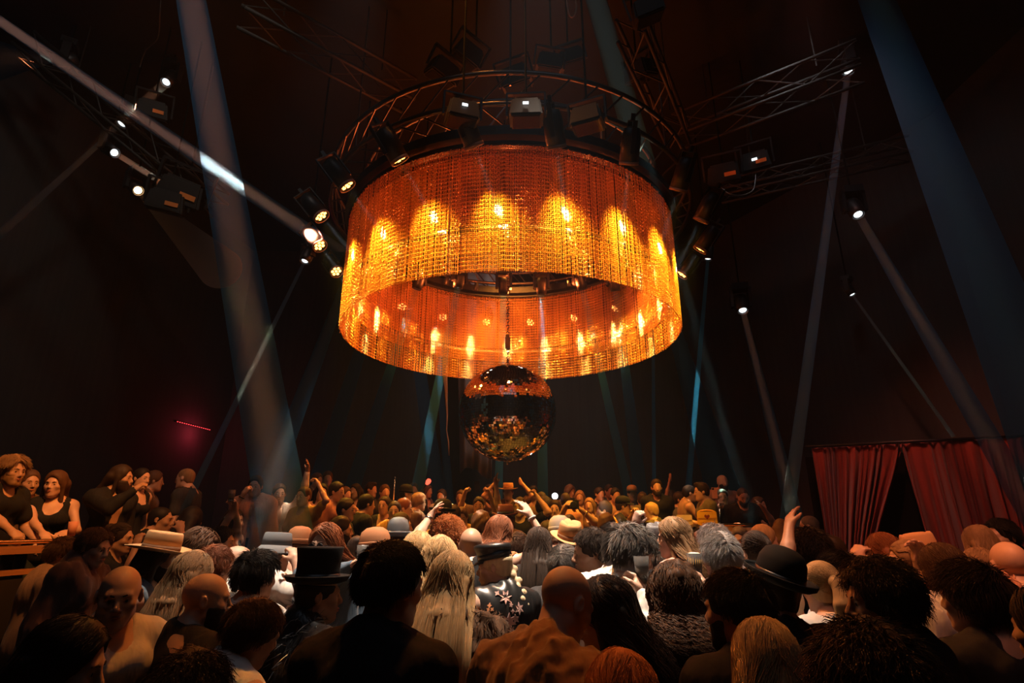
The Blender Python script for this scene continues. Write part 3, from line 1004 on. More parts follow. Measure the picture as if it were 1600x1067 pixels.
def head_prims(f, C, R, s, fem, hi):
    W = lambda *p: C + R @ (np.array(p) * s)
    f.ell(W(0, -.012, .030), np.array((.076, .097, .088)) * s, R, 0.01)
    f.ell(W(0, .030, -.028), np.array((.063, .064, .088)) * s, R, 0.03)
    jw = 0.040 if fem else 0.047
    f.cap(W(0, .02, -.055), W(0, .066, -.096), .05 * s, (.022 if fem else .027) * s, 0.03)
    for q in (-1, 1):
        f.cap(W(q * jw, .0, -.062), W(q * .02, .066, -.098), .020 * s, .016 * s, 0.03)
    if not hi:
        f.cap(W(0, .09, .012), W(0, .108, -.03), .009 * s, .013 * s, 0.012)
        for q in (-1, 1):
            f.ell(W(q * .031, .100, .003), np.array((.016, .014, .010)) * s, R, 0.012, 1)
            f.ell(W(q * .080, -.008, -.006), np.array((.010, .019, .030)) * s, R, 0.006)
        return
    br = .009 if fem else .013
    f.cap(W(-.034, .082, .022), W(.034, .082, .022), br * s, br * s, 0.02)
    for q in (-1, 1):
        f.ell(W(q * .044, .062, -.020), np.array((.020, .022, .018)) * s, R, 0.025)          # cheekbone
        f.ell(W(q * .031, .098, .004), np.array((.017, .016, .011)) * s, R, 0.014, 1)         # eye socket
        f.ell(W(q * .031, .0775, .003), np.array((.0135, .0120, .0125)) * s, R, 0.003)         # eyelid and ball
        f.cap(W(q * .018, .0865, .0095), W(q * .044, .0815, .0085), .0052 * s, .0045 * s, 0.003)   # lids
        f.cap(W(q * .019, .085, -.0055), W(q * .043, .081, -.005), .0040 * s, .0036 * s, 0.003)
    f.cap(W(0, .088, .016), W(0, .112, -.022), .0085 * s, .0115 * s, 0.012)                    # nose
    f.ell(W(0, .113, -.029), np.array((.012, .011, .009)) * s, R, 0.006)
    for q in (-1, 1):
        f.ell(W(q * .0125, .102, -.033), np.array((.0085, .010, .008)) * s, R, 0.005)
    f.ell(W(0, .088, -.060), np.array((.030, .014, .022)) * s, R, 0.015)                       # muzzle
    f.ell(W(0, .100, -.0565), np.array((.021, .007, .0055)) * s, R, 0.004)
    f.ell(W(0, .098, -.0685), np.array((.019, .008, .0065)) * s, R, 0.004)
    f.cap(W(-.02, .108, -.0625), W(.02, .108, -.0625), .0035 * s, .0035 * s, 0.004, 1)          # mouth line
    f.ell(W(0, .085, -.100), np.array((.017, .014, .013)) * s, R, 0.015)
    for q in (-1, 1):                                                                           # ears
        Re = R @ rotz(q * -0.45)
        f.ell(W(q * .081, -.012, -.004), np.array((.0085, .019, .031)) * s, Re, 0.006)
        f.ell(W(q * .090, -.010, .000), np.array((.006, .010, .017)) * s, Re, 0.004, 1)


def scalp(f, C, R, s, th, top=None, nape=-.06, side=-.025, face=1.0, k=0.0):
    W = lambda *p: C + R @ (np.array(p) * s)
    top = th if top is None else top
    f.ell(W(0, -.014, .030 + (top - th) * .6), np.array((.076 + th, .097 + th, .088 + top)) * s, R, 0.01)
    f.ell(W(0, -.045, -.02), np.array((.060 + th, .052 + th, .060 + th)) * s, R, 0.02)
    f.ell(W(0, .112, -.058), np.array((.080 * face, .088 * face, .148)) * s, R, 0.01, 1)

    def below(X, Y, Z):
        x, y, z = X - C[0], Y - C[1], Z - C[2]
        ly = (R[0, 1] * x + R[1, 1] * y + R[2, 1] * z) / s
        lz = (R[0, 2] * x + R[1, 2] * y + R[2, 2] * z) / s
        zc = nape + (side - nape) * np.clip((ly + .05) / .04, 0, 1)
        return (zc - lz) * s
    f.cut(below)


def strands(C, R, s, style, n, rng, L=0.1, rad=0.0012, thick=0.02, part=0.0, back=0.0):
    """hair strands in the figure's frame as one soup of thin tubes; style: short, mop, afro, tied, straight, wavy, curly"""
    u = rng.normal(size=(n * 6, 3))
    u /= np.linalg.norm(u, axis=1)[:, None]
    bad = (u[:, 2] < -.55) | ((u[:, 1] > .25) & (u[:, 2] < .62 - .25 * (np.abs(u[:, 0]) > .5))) | ((np.abs(u[:, 0]) > .8) & (u[:, 2] < -.15) & (u[:, 1] > -.3))
    u = u[~bad][:n]
    n = len(u)
    ax = np.array((.079 + thick, .100 + thick, .096 + thick))
    c0 = np.array((0, -.014, .030))
    root = c0 + u * ax
    nrm = u / np.array((.076, .097, .088))
    nrm /= np.linalg.norm(nrm, axis=1)[:, None]
    sg = np.sign(u[:, 0] - part * .4)

    def nz(v):
        return v / (np.linalg.norm(v, axis=1)[:, None] + 1e-9)

    def tang(v):
        return nz(v - nrm * (v * nrm).sum(1)[:, None])
    if style in ('short', 'mop', 'afro', 'tied'):
        if style == 'afro':
            v = nz(nrm + rng.normal(0, .6, (n, 3)))
        elif style == 'mop':
            v = nz(nrm * .22 + tang(np.stack([.5 * sg, .5 * (u[:, 1] > .1) - .2, -.6 + 0 * sg], 1)) * .9 + rng.normal(0, .30, (n, 3)))
        elif style == 'tied':
            v = tang(np.array((0, -.14, .03)) - root)
        else:
            v = nz(nrm * .32 + tang(np.stack([.45 * sg, np.where(u[:, 2] > .45, .6, -.2), -.5 + 0 * sg], 1)) + rng.normal(0, .2, (n, 3)))
        m = 5
        t = np.linspace(0, 1, m)[None, :, None]
        l = (L * rng.uniform(.55, 1.15, n))[:, None, None]
        P = root[:, None] + v[:, None] * l * t
        if style != 'tied':
            P = P + np.array((0, 0, -.30)) * l * t ** 2
        if style in ('afro', 'mop'):
            a = rng.uniform(0, 6.3, n)[:, None] + t[0, :, 0][None] * rng.uniform(3, 8, n)[:, None]
            P = P + np.stack([np.cos(a), np.sin(a), np.sin(2 * a) * .5], -1) * (.007 if style == 'afro' else .005)
        q = P - c0
        e = np.sqrt(((q / (ax - thick * .1)) ** 2).sum(-1))
        P = np.where(((e < 1) | (style == 'tied'))[..., None], c0 + q / np.maximum(e, .35)[..., None], P)
        Pw = C + (P * s) @ R.T
    else:
        m = {'straight': 10, 'wavy': 16, 'curly': 30}[style]
        r1, r2 = rng.random(n), rng.random(n)
        tgt = np.stack([sg * (.008 + .095 * r1), -.118 - .022 * (1 - r1) + .006 * rng.normal(size=n), -.05 + 0 * r1], 1)
        fr = u[:, 1] > .1
        tgt[fr] = np.stack([sg * (.092 + .012 * r1), -.06 + .07 * r2, -.05 + 0 * r1], 1)[fr]
        K = 6
        t = np.linspace(0, 1, K)[None, :, None]
        p = root[:, None] * (1 - t) + tgt[:, None] * t
        q = p - c0
        e = np.sqrt(((q / ax) ** 2).sum(-1))
        p = np.where((e < 1)[..., None], c0 + q / np.maximum(e, .3)[..., None], p)
        P0 = C + (p * s) @ R.T
        q0 = P0[:, -1]
        l = L * rng.uniform(.75, 1.08, n)
        dn = np.linspace(0, 1, m)[None, 1:, None]
        k_ = {'straight': .20, 'wavy': .35, 'curly': .6}[style]
        spread = np.stack([(q0[:, 0] - C[0]) * k_, np.minimum(0, back - q0[:, 1]) * .9 - .01 * r2, 0 * r2], 1)
        T = q0[:, None] + dn * np.stack([0 * l, 0 * l, -l], 1)[:, None] + spread[:, None] * np.sin(dn * 1.57)
        Pw = np.concatenate([P0, T], 1)
        tt = np.arange(Pw.shape[1])[None]
        if style == 'wavy':
            a = tt * .9 + rng.uniform(0, 6.3, n)[:, None]
            Pw = Pw + np.stack([np.cos(a), np.sin(a), 0 * a], -1) * .008 * np.clip(tt / 5, 0, 1)[..., None]
        if style == 'curly':
            a = tt * rng.choice([-1, 1], n)[:, None] * rng.uniform(.9, 1.3, n)[:, None] + rng.uniform(0, 6.3, n)[:, None]
            Pw = Pw + np.stack([np.cos(a), np.sin(a), .3 * np.sin(2 * a)], -1) * rng.uniform(.010, .020, n)[:, None, None] * np.clip(tt / 3, .4, 1)[..., None]
        else:
            Pw = Pw + rng.normal(0, .002, (n, 1, 3))
    m = Pw.shape[1]
    T = np.gradient(Pw, axis=1)
    T /= np.linalg.norm(T, axis=2)[..., None] + 1e-9
    A = np.cross(T, np.array((.3, .9, .1)))
    A /= np.linalg.norm(A, axis=2)[..., None] + 1e-9
    B = np.cross(T, A)
    r = rad * rng.uniform(.7, 1.3, n)[:, None] * (1 - .75 * np.linspace(0, 1, m)[None] ** 2)
    th = np.linspace(0, 2 * pi, 4)[:-1]
    Q = Pw[:, :, None] + r[..., None, None] * (A[:, :, None] * np.cos(th)[None, None, :, None] + B[:, :, None] * np.sin(th)[None, None, :, None])
    base = (np.arange(n) * m * 3)[:, None] + (np.arange(m - 1) * 3)[None]
    F = [np.stack([base + k, base + (k + 1) % 3, base + 3 + (k + 1) % 3, base + 3 + k], -1).reshape(-1, 4) for k in range(3)]
    return Q.reshape(-1, 3), np.concatenate(F)


def ik(sh, tgt, l1, l2, hint):
    v = tgt - sh
    D = np.linalg.norm(v)
    D = min(D, (l1 + l2) * .995)
    v = unit(v)
    a = (l1 * l1 - l2 * l2 + D * D) / (2 * D)
    h = sqrt(max(l1 * l1 - a * a, 0))
    hd = unit(hint - v * (hint @ v))
    return sh + v * a + hd * h, sh + v * D


PEOPLE = []
SPOTS = []


STEP_Y = 6.7
struct(slab('floor_step', [(-3.3, STEP_Y), (2.1, STEP_Y), (2.1, 9.08), (-3.29, 9.08)], 0, .4, M_RISER))
struct(slab('floor_terrace_upper', [(-5.6, 10.6), (4.2, 10.6), (4.3, 14.5), (-5.6, 14.2)], PLAT, .95, M_RISER))


def person(px, py, d, face, label, hair='short', hc='dark', top='tee', tc='black', skin='tan', fem=False, body=None, lean=4, side=0, pitch=4, roll=0,
           L='dn', R='dn', plat=False, hl=0.3, beard=None, ease=0.016, hat=None, glasses=None, group=None, strand=None, neck=1.15, hip=None, collar=False, folds=1.0,
           part=0.3, mouth=False, key=None, tmat=None, sleeve=None, wide=1.0, curl=None, hs=1.0, fuzz=None):
    seed = len(PEOPLE) + 11
    rng = np.random.default_rng(seed)
    body = face if body is None else body
    best = None
    for dd in (0, .06, -.06, .12, -.12, .18, -.18, .26, -.26, .34, -.34, .42, -.42, .5, -.5):
        if abs(dd) > d * .13:
            continue
        q = at(px, py, d + dd)
        gap = min([(q.xy - w.xy).length for w in SPOTS] or [9])
        for ra, rb in (((-4.42, 1.6), (-3.38, 7.9)), ((2.25, 8.08), (3.15, 7.84)), ((-3.2, 8.35), (-1.7, 8.95))):
            u = Vector(rb) - Vector(ra)
            w = q.xy - Vector(ra)
            t_ = min(max(w.dot(u) / u.length_squared, 0), 1)
            gap = min(gap, (w - u * t_).length * 1.15)
        if best is None or gap > best[0] + .03:
            best = (gap, dd, q)
        if gap > .44:
            break
    d += best[1]
    SPOTS.append(best[2])
    shift = best[1]
    Hw = np.array(at(px, py, d))
    fl = tier(Hw[0], Hw[1])
    yb, yf = -radians(body), -radians(face)
    Rb = rotz(yb)
    s = (0.955 if fem else 1.0) * hs
    sw = (0.150 if fem else 0.175) * wide
    # torso frame about the pelvis
    Rt = rotx(-radians(lean)) @ roty(radians(side))
    T = lambda *p: Rt @ np.array(p, float)
    nb = T(0, -.012, .50)
    Rh = rotz(yf - yb) @ rotx(-radians(pitch)) @ roty(radians(roll))
    hc0 = nb + Rh @ np.array((0, .030, .065)) * s + T(0, .012, .055) * neck + np.array((0, 0, .02))
    ph = Hw[2] - fl - hc0[2]
    ph = min(max(ph, 0.5), 1.25)
    O = np.array((Hw[0], Hw[1], fl)) - Rb @ np.array((hc0[0], hc0[1], 0))
    up = np.array((0, 0, ph))
    TT = lambda *p: up + T(*p)
    nb = nb + up
    HC = hc0 + up
    inv = Rb.T
    lim = 0.0045 if d < 3.2 else 0.0
    hr = min(max(d * .0021, .0048), .016)
    trs = min(max(d * .0046, .013), .034)
    hi = d < 6.5
    J = {}
    fine_x, fine_y, fine_z = [(HC[0] - .115, HC[0] + .115, hr)], [(HC[1] - .14, HC[1] + .14, hr)], [(HC[2] - .15, HC[2] + .135, hr)]
    lo, hi_ = np.minimum(HC - .16, (-.25, -.2, -.02)), np.maximum(HC + .16, (.25, .2, HC[2] + .15))
    for sd, spec in ((-1, L), (1, R)):
        sh = TT(sd * (sw + .012), -.008, .44)
        point = False
        if isinstance(spec, str):
            ua, fa, cl = ARMS[spec]
            ua = unit(Rt @ np.array((ua[0] * sd, ua[1], ua[2])))
            fa = unit(Rt @ np.array((fa[0] * sd, fa[1], fa[2])))
            el = sh + ua * .285
            wr = el + fa * .25
        else:                                # ('px', py, depth, hint(out,fwd,up), curl[, 'point'])
            tx, ty, td, hint, cl = spec[:5]
            td += shift
            point = len(spec) > 5
            tg = inv @ (np.array(at(tx, ty, td)) - O)
            el, wr = ik(sh, tg, .285, .25, np.array((hint[0] * sd, hint[1], hint[2])))
        if curl is not None:
            cl = curl
        fd = unit(wr - el)
        nn = np.array((-sd, .25, 0.0)) if abs(fd[2]) > .6 else np.array((-sd * .25, .2, -1.0))
        J[sd] = (sh, el, wr, fd, nn, cl, point)
        for p in (sh, el, wr, wr + fd * .2):
            lo, hi_ = np.minimum(lo, p - .09), np.maximum(hi_, p + .09)
        shown = wr[2] > HC[2] - .45 or d < 3 or isinstance(spec, tuple)
        if shown and d < 9:
            q = wr + fd * .08
            g = max(hr * .9, .0052) if d < 7 else .009
            fine_x.append((q[0] - .10, q[0] + .10, g))
            fine_y.append((q[1] - .10, q[1] + .10, g))
            fine_z.append((q[2] - .10, q[2] + .10, g))
    zt = up[2] + .02
    ax = axis(lo[0], hi_[0], trs, fine_x), axis(lo[1], hi_[1], trs, fine_y), axis(-.02, hi_[2], trs, fine_z + [])
    zc = axis(-.02, zt - .15, .05)
    ax = (ax[0], ax[1], np.concatenate([zc[:-1], axis(zc[-1], hi_[2], trs, fine_z)]))
    f = Field(*ax)
    hipx = .088 if fem else .082

    def legs(f, e):
        for q in (-1, 1):
            h_, k_, a_ = up + (q * hipx, 0, -.03), np.array((q * .095, .025, ph * .52)), np.array((q * .10, -.01, .085))
            f.cap(h_, k_, .082 + e, .056 + e, .03)
            f.cap(k_, a_, .054 + e, .036 + e * 1.6, .02)

    def torso(f, e, arms=True, upto=2):
        hw = .168 if fem else .155
        f.ell(TT(0, -.005, .02), (hw + e, .112 + e, .12 + e * .5), Rt, .04)
        f.ell(TT(0, .005, .17), ((.118 if fem else .138) * wide + e, .092 + e, .15), Rt, .06)
        f.ell(TT(0, .0, .345), ((.142 if fem else .165) * wide + e, .112 + e, .165), Rt, .05)
        f.cap(TT(-sw + .01, -.008, .44), TT(sw - .01, -.008, .44), .058 + e, .058 + e, .05)
        for q in (-1, 1):
            if fem:
                f.ell(TT(q * .068, .088, .325), (.062 + e, .056 + e, .062 + e), Rt, .035)
            else:
                f.ell(TT(q * .075, .078, .37), (.078 + e, .040 + e, .060 + e), Rt, .04)
            f.ell(TT(q * .075, -.075, .38), (.075 + e, .045 + e, .10), Rt, .05)
            f.ell(TT(0, -.070, .36), (.070 + e, .046 + e, .17), Rt, .05)
            f.cap(TT(q * .02, -.025, .53), TT(q * (sw - .03), -.012, .455), (.036 if fem else .044) + e, .046 + e, .04)
        if arms:
            for q in (-1, 1):
                sh, el, wr, fd, nn, cl, pt = J[q]
                m = .82 if fem else 1.0
                f.ell(sh, (.060 * m + e,) * 3, None, .05)
                if upto >= 1:
                    w1 = el if upto > 1 else sh + (el - sh) * .62
                    f.cap(sh, w1, .052 * m + e, (.042 if upto > 1 else .05) * m + e * 1.2, .03)
                if upto >= 2:
                    w2 = wr - fd * .01
                    f.cap(el, el + (w2 - el) * .4, .042 * m + e, .041 * m + e, .02)
                    f.cap(el + (w2 - el) * .4, w2, .041 * m + e, .027 * m + e, .02)

    torso(f, 0)
    legs(f, 0)
    for q in (-1, 1):
        f.cap((q * .10, -.03, .045), (q * .115, .14, .03), .042, .032, .02)
        sh, el, wr, fd, nn, cl, pt = J[q]
        f.cap(wr - fd * .02, wr + fd * .03, .025 if not fem else .021, .028, .015)
        if d < 9:
            hand_prims(f, wr, fd, nn, q, cl, pt)
        else:
            f.ell(wr + fd * .08, (.03, .03, .075), None, .02)
    nr = .047 if fem else .058
    f.cap(TT(0, -.018, .46), HC + Rh @ np.array((0, -.022, -.05)) * s, nr * 1.12, nr * .95, .03)
    if not fem and d < 5:
        f.ell(HC + Rh @ np.array((0, .03, -.125)) * s, (.014, .014, .018), None, .02)
    head_prims(f, HC, Rh, s, fem, hi)
    vm = f.mesh()
    bo = obj('person', new_mesh('person', *vm), SKIN[skin], None, O, (0, 0, yb))
    tag(bo, label, 'person', group)
    He = Matrix(Rh.tolist()).to_euler()

    def add(name, me, m, sub=None):
        o = obj(name, me, m, sub if sub is not None else bo)
        return o

    def hadd(name, mb, m, smooth=True, sub=None, rot=None, off=(0, 0, 0)):
        """a piece in the head's frame"""
        M = Matrix.Translation(HC.tolist()) @ Matrix(Rh.tolist()).to_4x4() @ Matrix.Translation(off)
        if rot is not None:
            M = M @ rot.to_4x4()
        V = np.concatenate(mb.V) * s
        me = new_mesh(name, (np.array(M.to_3x3()) @ V.T).T + np.array(M.translation), mb.F, smooth)
        return add(name, me, m, sub)

    # ---- face pieces, where the face is turned towards the camera
    view = degrees_between(face, degrees_to_cam(Hw))
    if view < 118 and d < 8.5:
        for q in (-1, 1):
            ey = hadd('eye', MB().lathe([(.0112 * cos(t) + 1e-5, .0112 * sin(t)) for t in np.linspace(-1.5, 1.5, 8)], 12, Matrix.Translation((q * .031, .0795, .0025))), M_EYE)
            hadd('iris', MB().lathe([(1e-5, .0), (.0058, -.001), (.0048, .0008), (1e-5, .0012)], 10, Matrix.Translation((q * .031, .0903, .0025)) @ Matrix.Rotation(-pi / 2, 4, 'X')), M_IRIS, sub=ey)
            hadd('eyebrow', MB().tube([(q * .014, .0965, .0225), (q * .028, .0945, .0275), (q * .046, .083, .023)], [.0032, .0036, .0018], 6), HAIRM['dark' if hc in ('blond', 'pale', 'ginger', 'grey', 'dblond', 'red') else hc])
        if d < 6.5:
            lp = MB().tube([(-.022, .097, -.0605), (-.008, .107, -.0570), (0, .1085, -.0578), (.008, .107, -.0570), (.022, .097, -.0605)], [.0015, .0045, .004, .0045, .0015], 6)
            lp.tube([(-.021, .096, -.0625), (0, .1065, -.0680), (.021, .096, -.0625)], [.0015, .0055, .0015], 6)
            lo_ = hadd('lips', lp, M_LIP)
            if mouth:
                hadd('teeth', MB().tube([(-.017, .0995, -.0615), (0, .1085, -.0628), (.017, .0995, -.0615)], [.001, .0035, .001], 6), mat_teeth())
    if beard:
        g = Field(axis(HC[0] - .12, HC[0] + .12, hr * 1.2), axis(HC[1] - .16, HC[1] + .16, hr * 1.2), axis(HC[2] - .24, HC[2] + .05, hr * 1.2))
        bl = {'short': .006, 'full': .012, 'long': .022}[beard]
        W = lambda *p: HC + Rh @ (np.array(p) * s)
        g.ell(W(0, .030, -.036), (.064 + bl, .066 + bl, .082 + bl), Rh, .02)
        g.cap(W(0, .02, -.058), W(0, .064, -.096 - bl), .05 + bl, .027 + bl * 1.3, .03)
        for q in (-1, 1):
            g.cap(W(q * .047, .0, -.062), W(q * .02, .066, -.098), .021 + bl, .017 + bl, .02)
        g.ell(W(0, .11, -.02), (.046, .05, .034), Rh, .01, 1)
        g.ell(W(0, .112, -.064), (.024, .02, .008), Rh, .006, 1)

        def zone(X, Y, Z):
            x, y, z = X - HC[0], Y - HC[1], Z - HC[2]
            ly = Rh[0, 1] * x + Rh[1, 1] * y + Rh[2, 1] * z
            lz = Rh[0, 2] * x + Rh[1, 2] * y + Rh[2, 2] * z
            return np.maximum(lz + .022 - .0 * ly, .012 - ly)
        g.cut(zone).wobble(.003, 160, seed)
        vb = g.mesh()
        if vb:
            add('beard', new_mesh('beard', *vb), HAIRM[hc if hc not in ('none',) else 'dark'])
    # ---- hair
    if hair not in ('bald', None):
        gh = hr * 1.15
        ext = {'afro': .09, 'mop': .06}.get(hair, .05)
        low = -.17 if hair in ('short', 'buzz', 'mop', 'afro', 'bun', 'slick', 'quiff', 'thick') else -.2 - hl
        g = Field(axis(HC[0] - .13 - ext, HC[0] + .13 + ext, gh), axis(HC[1] - .17 - ext, HC[1] + .15 + ext, gh), axis(HC[2] + low, HC[2] + .15 + ext, gh))
        W = lambda *p: HC + Rh @ (np.array(p) * s)
        kw, st = {}, None
        if hair == 'buzz':
            scalp(g, HC, Rh, s, .004)
        elif hair == 'short':
            scalp(g, HC, Rh, s, .009, .018)
            g.wobble(.004, 120, seed)
            st = dict(style='short', L=.036, rad=.0012, thick=.012, n=4200)
        elif hair == 'slick':
            scalp(g, HC, Rh, s, .010, .014)
            g.wobble(.002, 150, seed)
        elif hair == 'thick':
            scalp(g, HC, Rh, s, .014, .026, nape=-.075, side=-.04)
            g.wobble(.007, 85, seed)
            st = dict(style='short', L=.060, rad=.0014, thick=.018, n=4600, part=part)
        elif hair == 'quiff':
            scalp(g, HC, Rh, s, .008, .02)
            g.cap(W(-.03, .05, .115), W(.035, .06, .115), .028, .026, .02)
            g.wobble(.005, 120, seed)
            st = dict(style='short', L=.048, rad=.0013, thick=.016, n=4000)
        elif hair == 'mop':
            scalp(g, HC, Rh, s, .020, .030, nape=-.085, side=-.05, face=.96)
            g.wobble(.010, 75, seed)
            st = dict(style='mop', L=.055, rad=.0015, thick=.022, n=4200, part=part)
        elif hair == 'afro':
            scalp(g, HC, Rh, s, .045, .06, nape=-.085, side=-.05, face=.95)
            g.wobble(.009, 120, seed)
            st = dict(style='afro', L=.036, rad=.0016, thick=.05, n=4500)
        elif hair in ('tied', 'bun', 'pony', 'braid'):
            scalp(g, HC, Rh, s, .009, .013)
            g.wobble(.002, 130, seed)
            st = dict(style='tied', L=.10, rad=.0013, thick=.010, n=2200)
            if hair == 'bun':
                g.ell(W(0, -.10, .085), (.042, .042, .038), Rh, .015)
            elif hair == 'pony':
                g.ell(W(0, -.118, .035), (.026, .022, .024), Rh, .012)
                q0 = W(0, -.135, .03)
                for q in range(5):
                    o = np.array((.012 * (q - 2), -.012 * (q % 2), 0))
                    g.cap(q0, q0 + o + (0, -.03, -.09), .018, .024, .015)
                    g.cap(q0 + o + (0, -.03, -.09), q0 + o * 1.6 + (0, -.02, -hl), .024, .008, .012)
            elif hair == 'braid':
                q0 = W(.02, -.105, -.03)
                for q in range(14):
                    t = q / 13
                    c = q0 + np.array((.055 * t + .012 * (-1) ** q, -.105 * min(1, t * 2.6) - .01 * t, -hl * t))
                    g.ell(c, (.028 - .008 * t, .020, .026), roty(.6 * (-1) ** q), .004)
                g.cap(c, c + (0, 0, -.09), .014, .004, .01)
        else:   # hanging hair
            th = {'long': .014, 'wavy': .022, 'curly': .034, 'bob': .02}[hair]
            scalp(g, HC, Rh, s, th, th + .006, nape=-.12, side=-.10, face=.98)
            hh = hl if hair != 'bob' else .12
            for q in np.linspace(-1, 1, 7):
                a = W(q * .070, -.070 - .022 * (1 - abs(q)), .005)
                b = np.array((a[0] * 1.0, a[1] - .01, a[2] - .12))
                e = np.array((HC[0] + (a[0] - HC[0]) * 1.22, min(a[1] - .03, TT(0, -.155 - ease * 1.6, .36)[1] + .02), HC[2] - hh - .04 * rng.random()))
                b[1] = min(b[1], (a[1] + e[1]) / 2)
                k_ = .66 if (d < 5.2 and strand is not False) else 1.0
                g.cap(a, b, .038 * k_, .034 * k_, .03)
                g.cap(b, e, .034 * k_, .014, .03)
            for q in (-1, 1):
                a = W(q * .074, .010, .0)
                e = np.array((a[0] + q * .012, a[1] - .03, a[2] - .17))
                g.cap(a, e, .022, .02, .02)
            g.wobble({'long': .002, 'wavy': .005, 'curly': .012, 'bob': .002}[hair], {'long': 110, 'wavy': 60, 'curly': 62, 'bob': 110}[hair], seed, .25 if hair in ('long', 'bob') else .8)
            st = dict(style={'long': 'straight', 'bob': 'straight', 'wavy': 'wavy', 'curly': 'curly'}[hair], L=max(hh - .05, .08), rad=.0013 if hair != 'curly' else .0024, thick=th, n=2200 if hair != 'curly' else 1500, part=part, back=TT(0, -.178 - ease * 1.6, .36)[1])
        if hat:
            zc_ = {'tophat': .05, 'fedora': .05, 'flat': .05, 'bowler': .055, 'bucket': .04, 'fisher': .055, 'cap': .05, 'beanie': .03}[hat[0]]

            def under(X, Y, Z):
                lz = Rh[0, 2] * (X - HC[0]) + Rh[1, 2] * (Y - HC[1]) + Rh[2, 2] * (Z - HC[2])
                return lz - zc_ * s
            g.cut(under)
            if st and st['style'] in ('short', 'mop', 'afro', 'tied'):
                st = None
        vh = g.mesh()
        if vh:
            V, Fh = vh
            nst = 0
            if st and d < 5.2 and strand is not False:
                nst = int(st.pop('n') * min(1, (3.0 / d) ** 1.3) * (strand or 1.0))
                st['rad'] *= max(1, d / 2.6)
                sv, sf = strands(HC, Rh, s, rng=rng, n=nst, **st)
                if hat:
                    keep = None
                V, Fl = np.concatenate([V, sv]), [Fh, sf + len(V)]
            else:
                Fl = [Fh]
            ho = add('hair', new_mesh('hair', V, Fl if len(Fl) == 1 else [np.concatenate(Fl)]), HAIRM[hc])
            if hair in ('pony', 'bun') and d < 4:
                M = Matrix.Translation((0, -.118 if hair == 'pony' else -.085, .036 if hair == 'pony' else .075))
                hadd('hair_tie', MB().lathe([(.018, -.006), (.026, -.006), (.026, .006), (.018, .006), (.018, -.006)], 14, M @ Matrix.Rotation(-1.2, 4, 'X')), CLOTHM['cream' if hair == 'pony' else 'black'], sub=ho)
            if hair == 'braid':
                hadd('hair_tie', MB().lathe([(.010, -.008), (.016, -.008), (.016, .008), (.010, .008)], 10, Matrix.Translation((.06, -.17, -.035 - hl))), CLOTHM['black'], sub=ho)
    if hat:
        make_hat(hadd, *hat)
    if glasses:
        gm = MB()
        for q in (-1, 1):
            gm.tube([(q * .032 + .024 * cos(t), .106, .002 + .019 * sin(t)) for t in np.linspace(0, 2 * pi, 14, endpoint=False)], .0024, 5, closed=True)
            gm.tube([(q * .056, .104, .006), (q * .076, .06, .008), (q * .082, -.01, .008)], .0022, 5)
        gm.tube([(-.009, .107, .006), (0, .110, .009), (.009, .107, .006)], .0024, 5)
        if glasses == 'head':
            go = hadd('sunglasses', gm, M_GLASSF, rot=Matrix.Rotation(.75, 3, 'X'), off=(0, .0, .058))
        else:
            go = hadd('sunglasses' if glasses == 'sun' else 'spectacles', gm, M_GLASSF)
        if glasses != 'clear':
            lm = MB()
            for q in (-1, 1):
                lm.lathe([(1e-5, 0), (.0225, 0), (.0225, .002), (1e-5, .002)], 14, Matrix.Translation((q * .032, .105, .002)) @ Matrix.Rotation(-pi / 2, 4, 'X') @ Matrix.Diagonal((1, .8, 1, 1)))
            rk = dict(rot=Matrix.Rotation(.75, 3, 'X'), off=(0, .0, .058)) if glasses == 'head' else {}
            hadd('lens', lm, M_SATIN, sub=go, **rk)
    # ---- clothes
    def clothfield(e, up_to, h=None, ztop=.62, zbot=-.12):
        h = h or min(max(trs * .85, .0105), .03)
        b0, b1 = lo - .05, hi_ + .05
        g = Field(axis(b0[0], b1[0], h), axis(b0[1], b1[1], h), axis(up[2] + zbot - .15, max(hi_[2], up[2] + ztop) + .03, h))
        torso(g, e, up_to > 0, up_to)
        return g

    def necked(g, r=.070, deep=.0, shawl=0):
        a, b = TT(0, -.018, .475), HC + Rh @ np.array((0, -.02, -.05)) * s
        g.cap(a, b + (b - a) * 1.5, r, r * 1.1, .012, 1)
        g.ell(TT(0, .10, .50 - deep * .5), (.062 + deep * .12, .10, .045 + deep * .6), Rt, .015, 1)
        return g

    def plane(p, n):
        p, n = np.asarray(p, float), unit(n)
        return lambda X, Y, Z: (X - p[0]) * n[0] + (Y - p[1]) * n[1] + (Z - p[2]) * n[2]

    hem = -.10 if hip is None else hip
    cm = tmat or CLOTHM[tc]
    e = ease
    if top != 'none':
        upto = {'tee': 1, 'long': 2, 'shirt': 2, 'jacket': 2, 'coat': 2, 'tank': 0, 'strapless': 0, 'dress': 0, 'vest': 0, 'sweater': 2}[top]
        if sleeve is not None:
            upto = sleeve
        g = clothfield(e, upto)
        g0 = g.F.copy()
        if top == 'dress' or (fem and top in ('tank', 'strapless')):
            pass
        if top in ('shirt', 'jacket', 'coat', 'long', 'tee', 'sweater') and ease > .015:
            g.ell(TT(0, -.005, .08), ((.158 if fem else .165) * wide + e, .115 + e, .22), Rt, .06)
        if top == 'strapless':
            g.cut(plane(TT(0, 0, .385), Rt @ np.array((0, -.25, 1))))
        else:
            necked(g, .058 if collar else (.070 if top != 'tank' else (.085 if fem else .074)), {'tank': .09, 'dress': .10, 'vest': .2, 'jacket': .05}.get(top, .0 if not fem else .03))
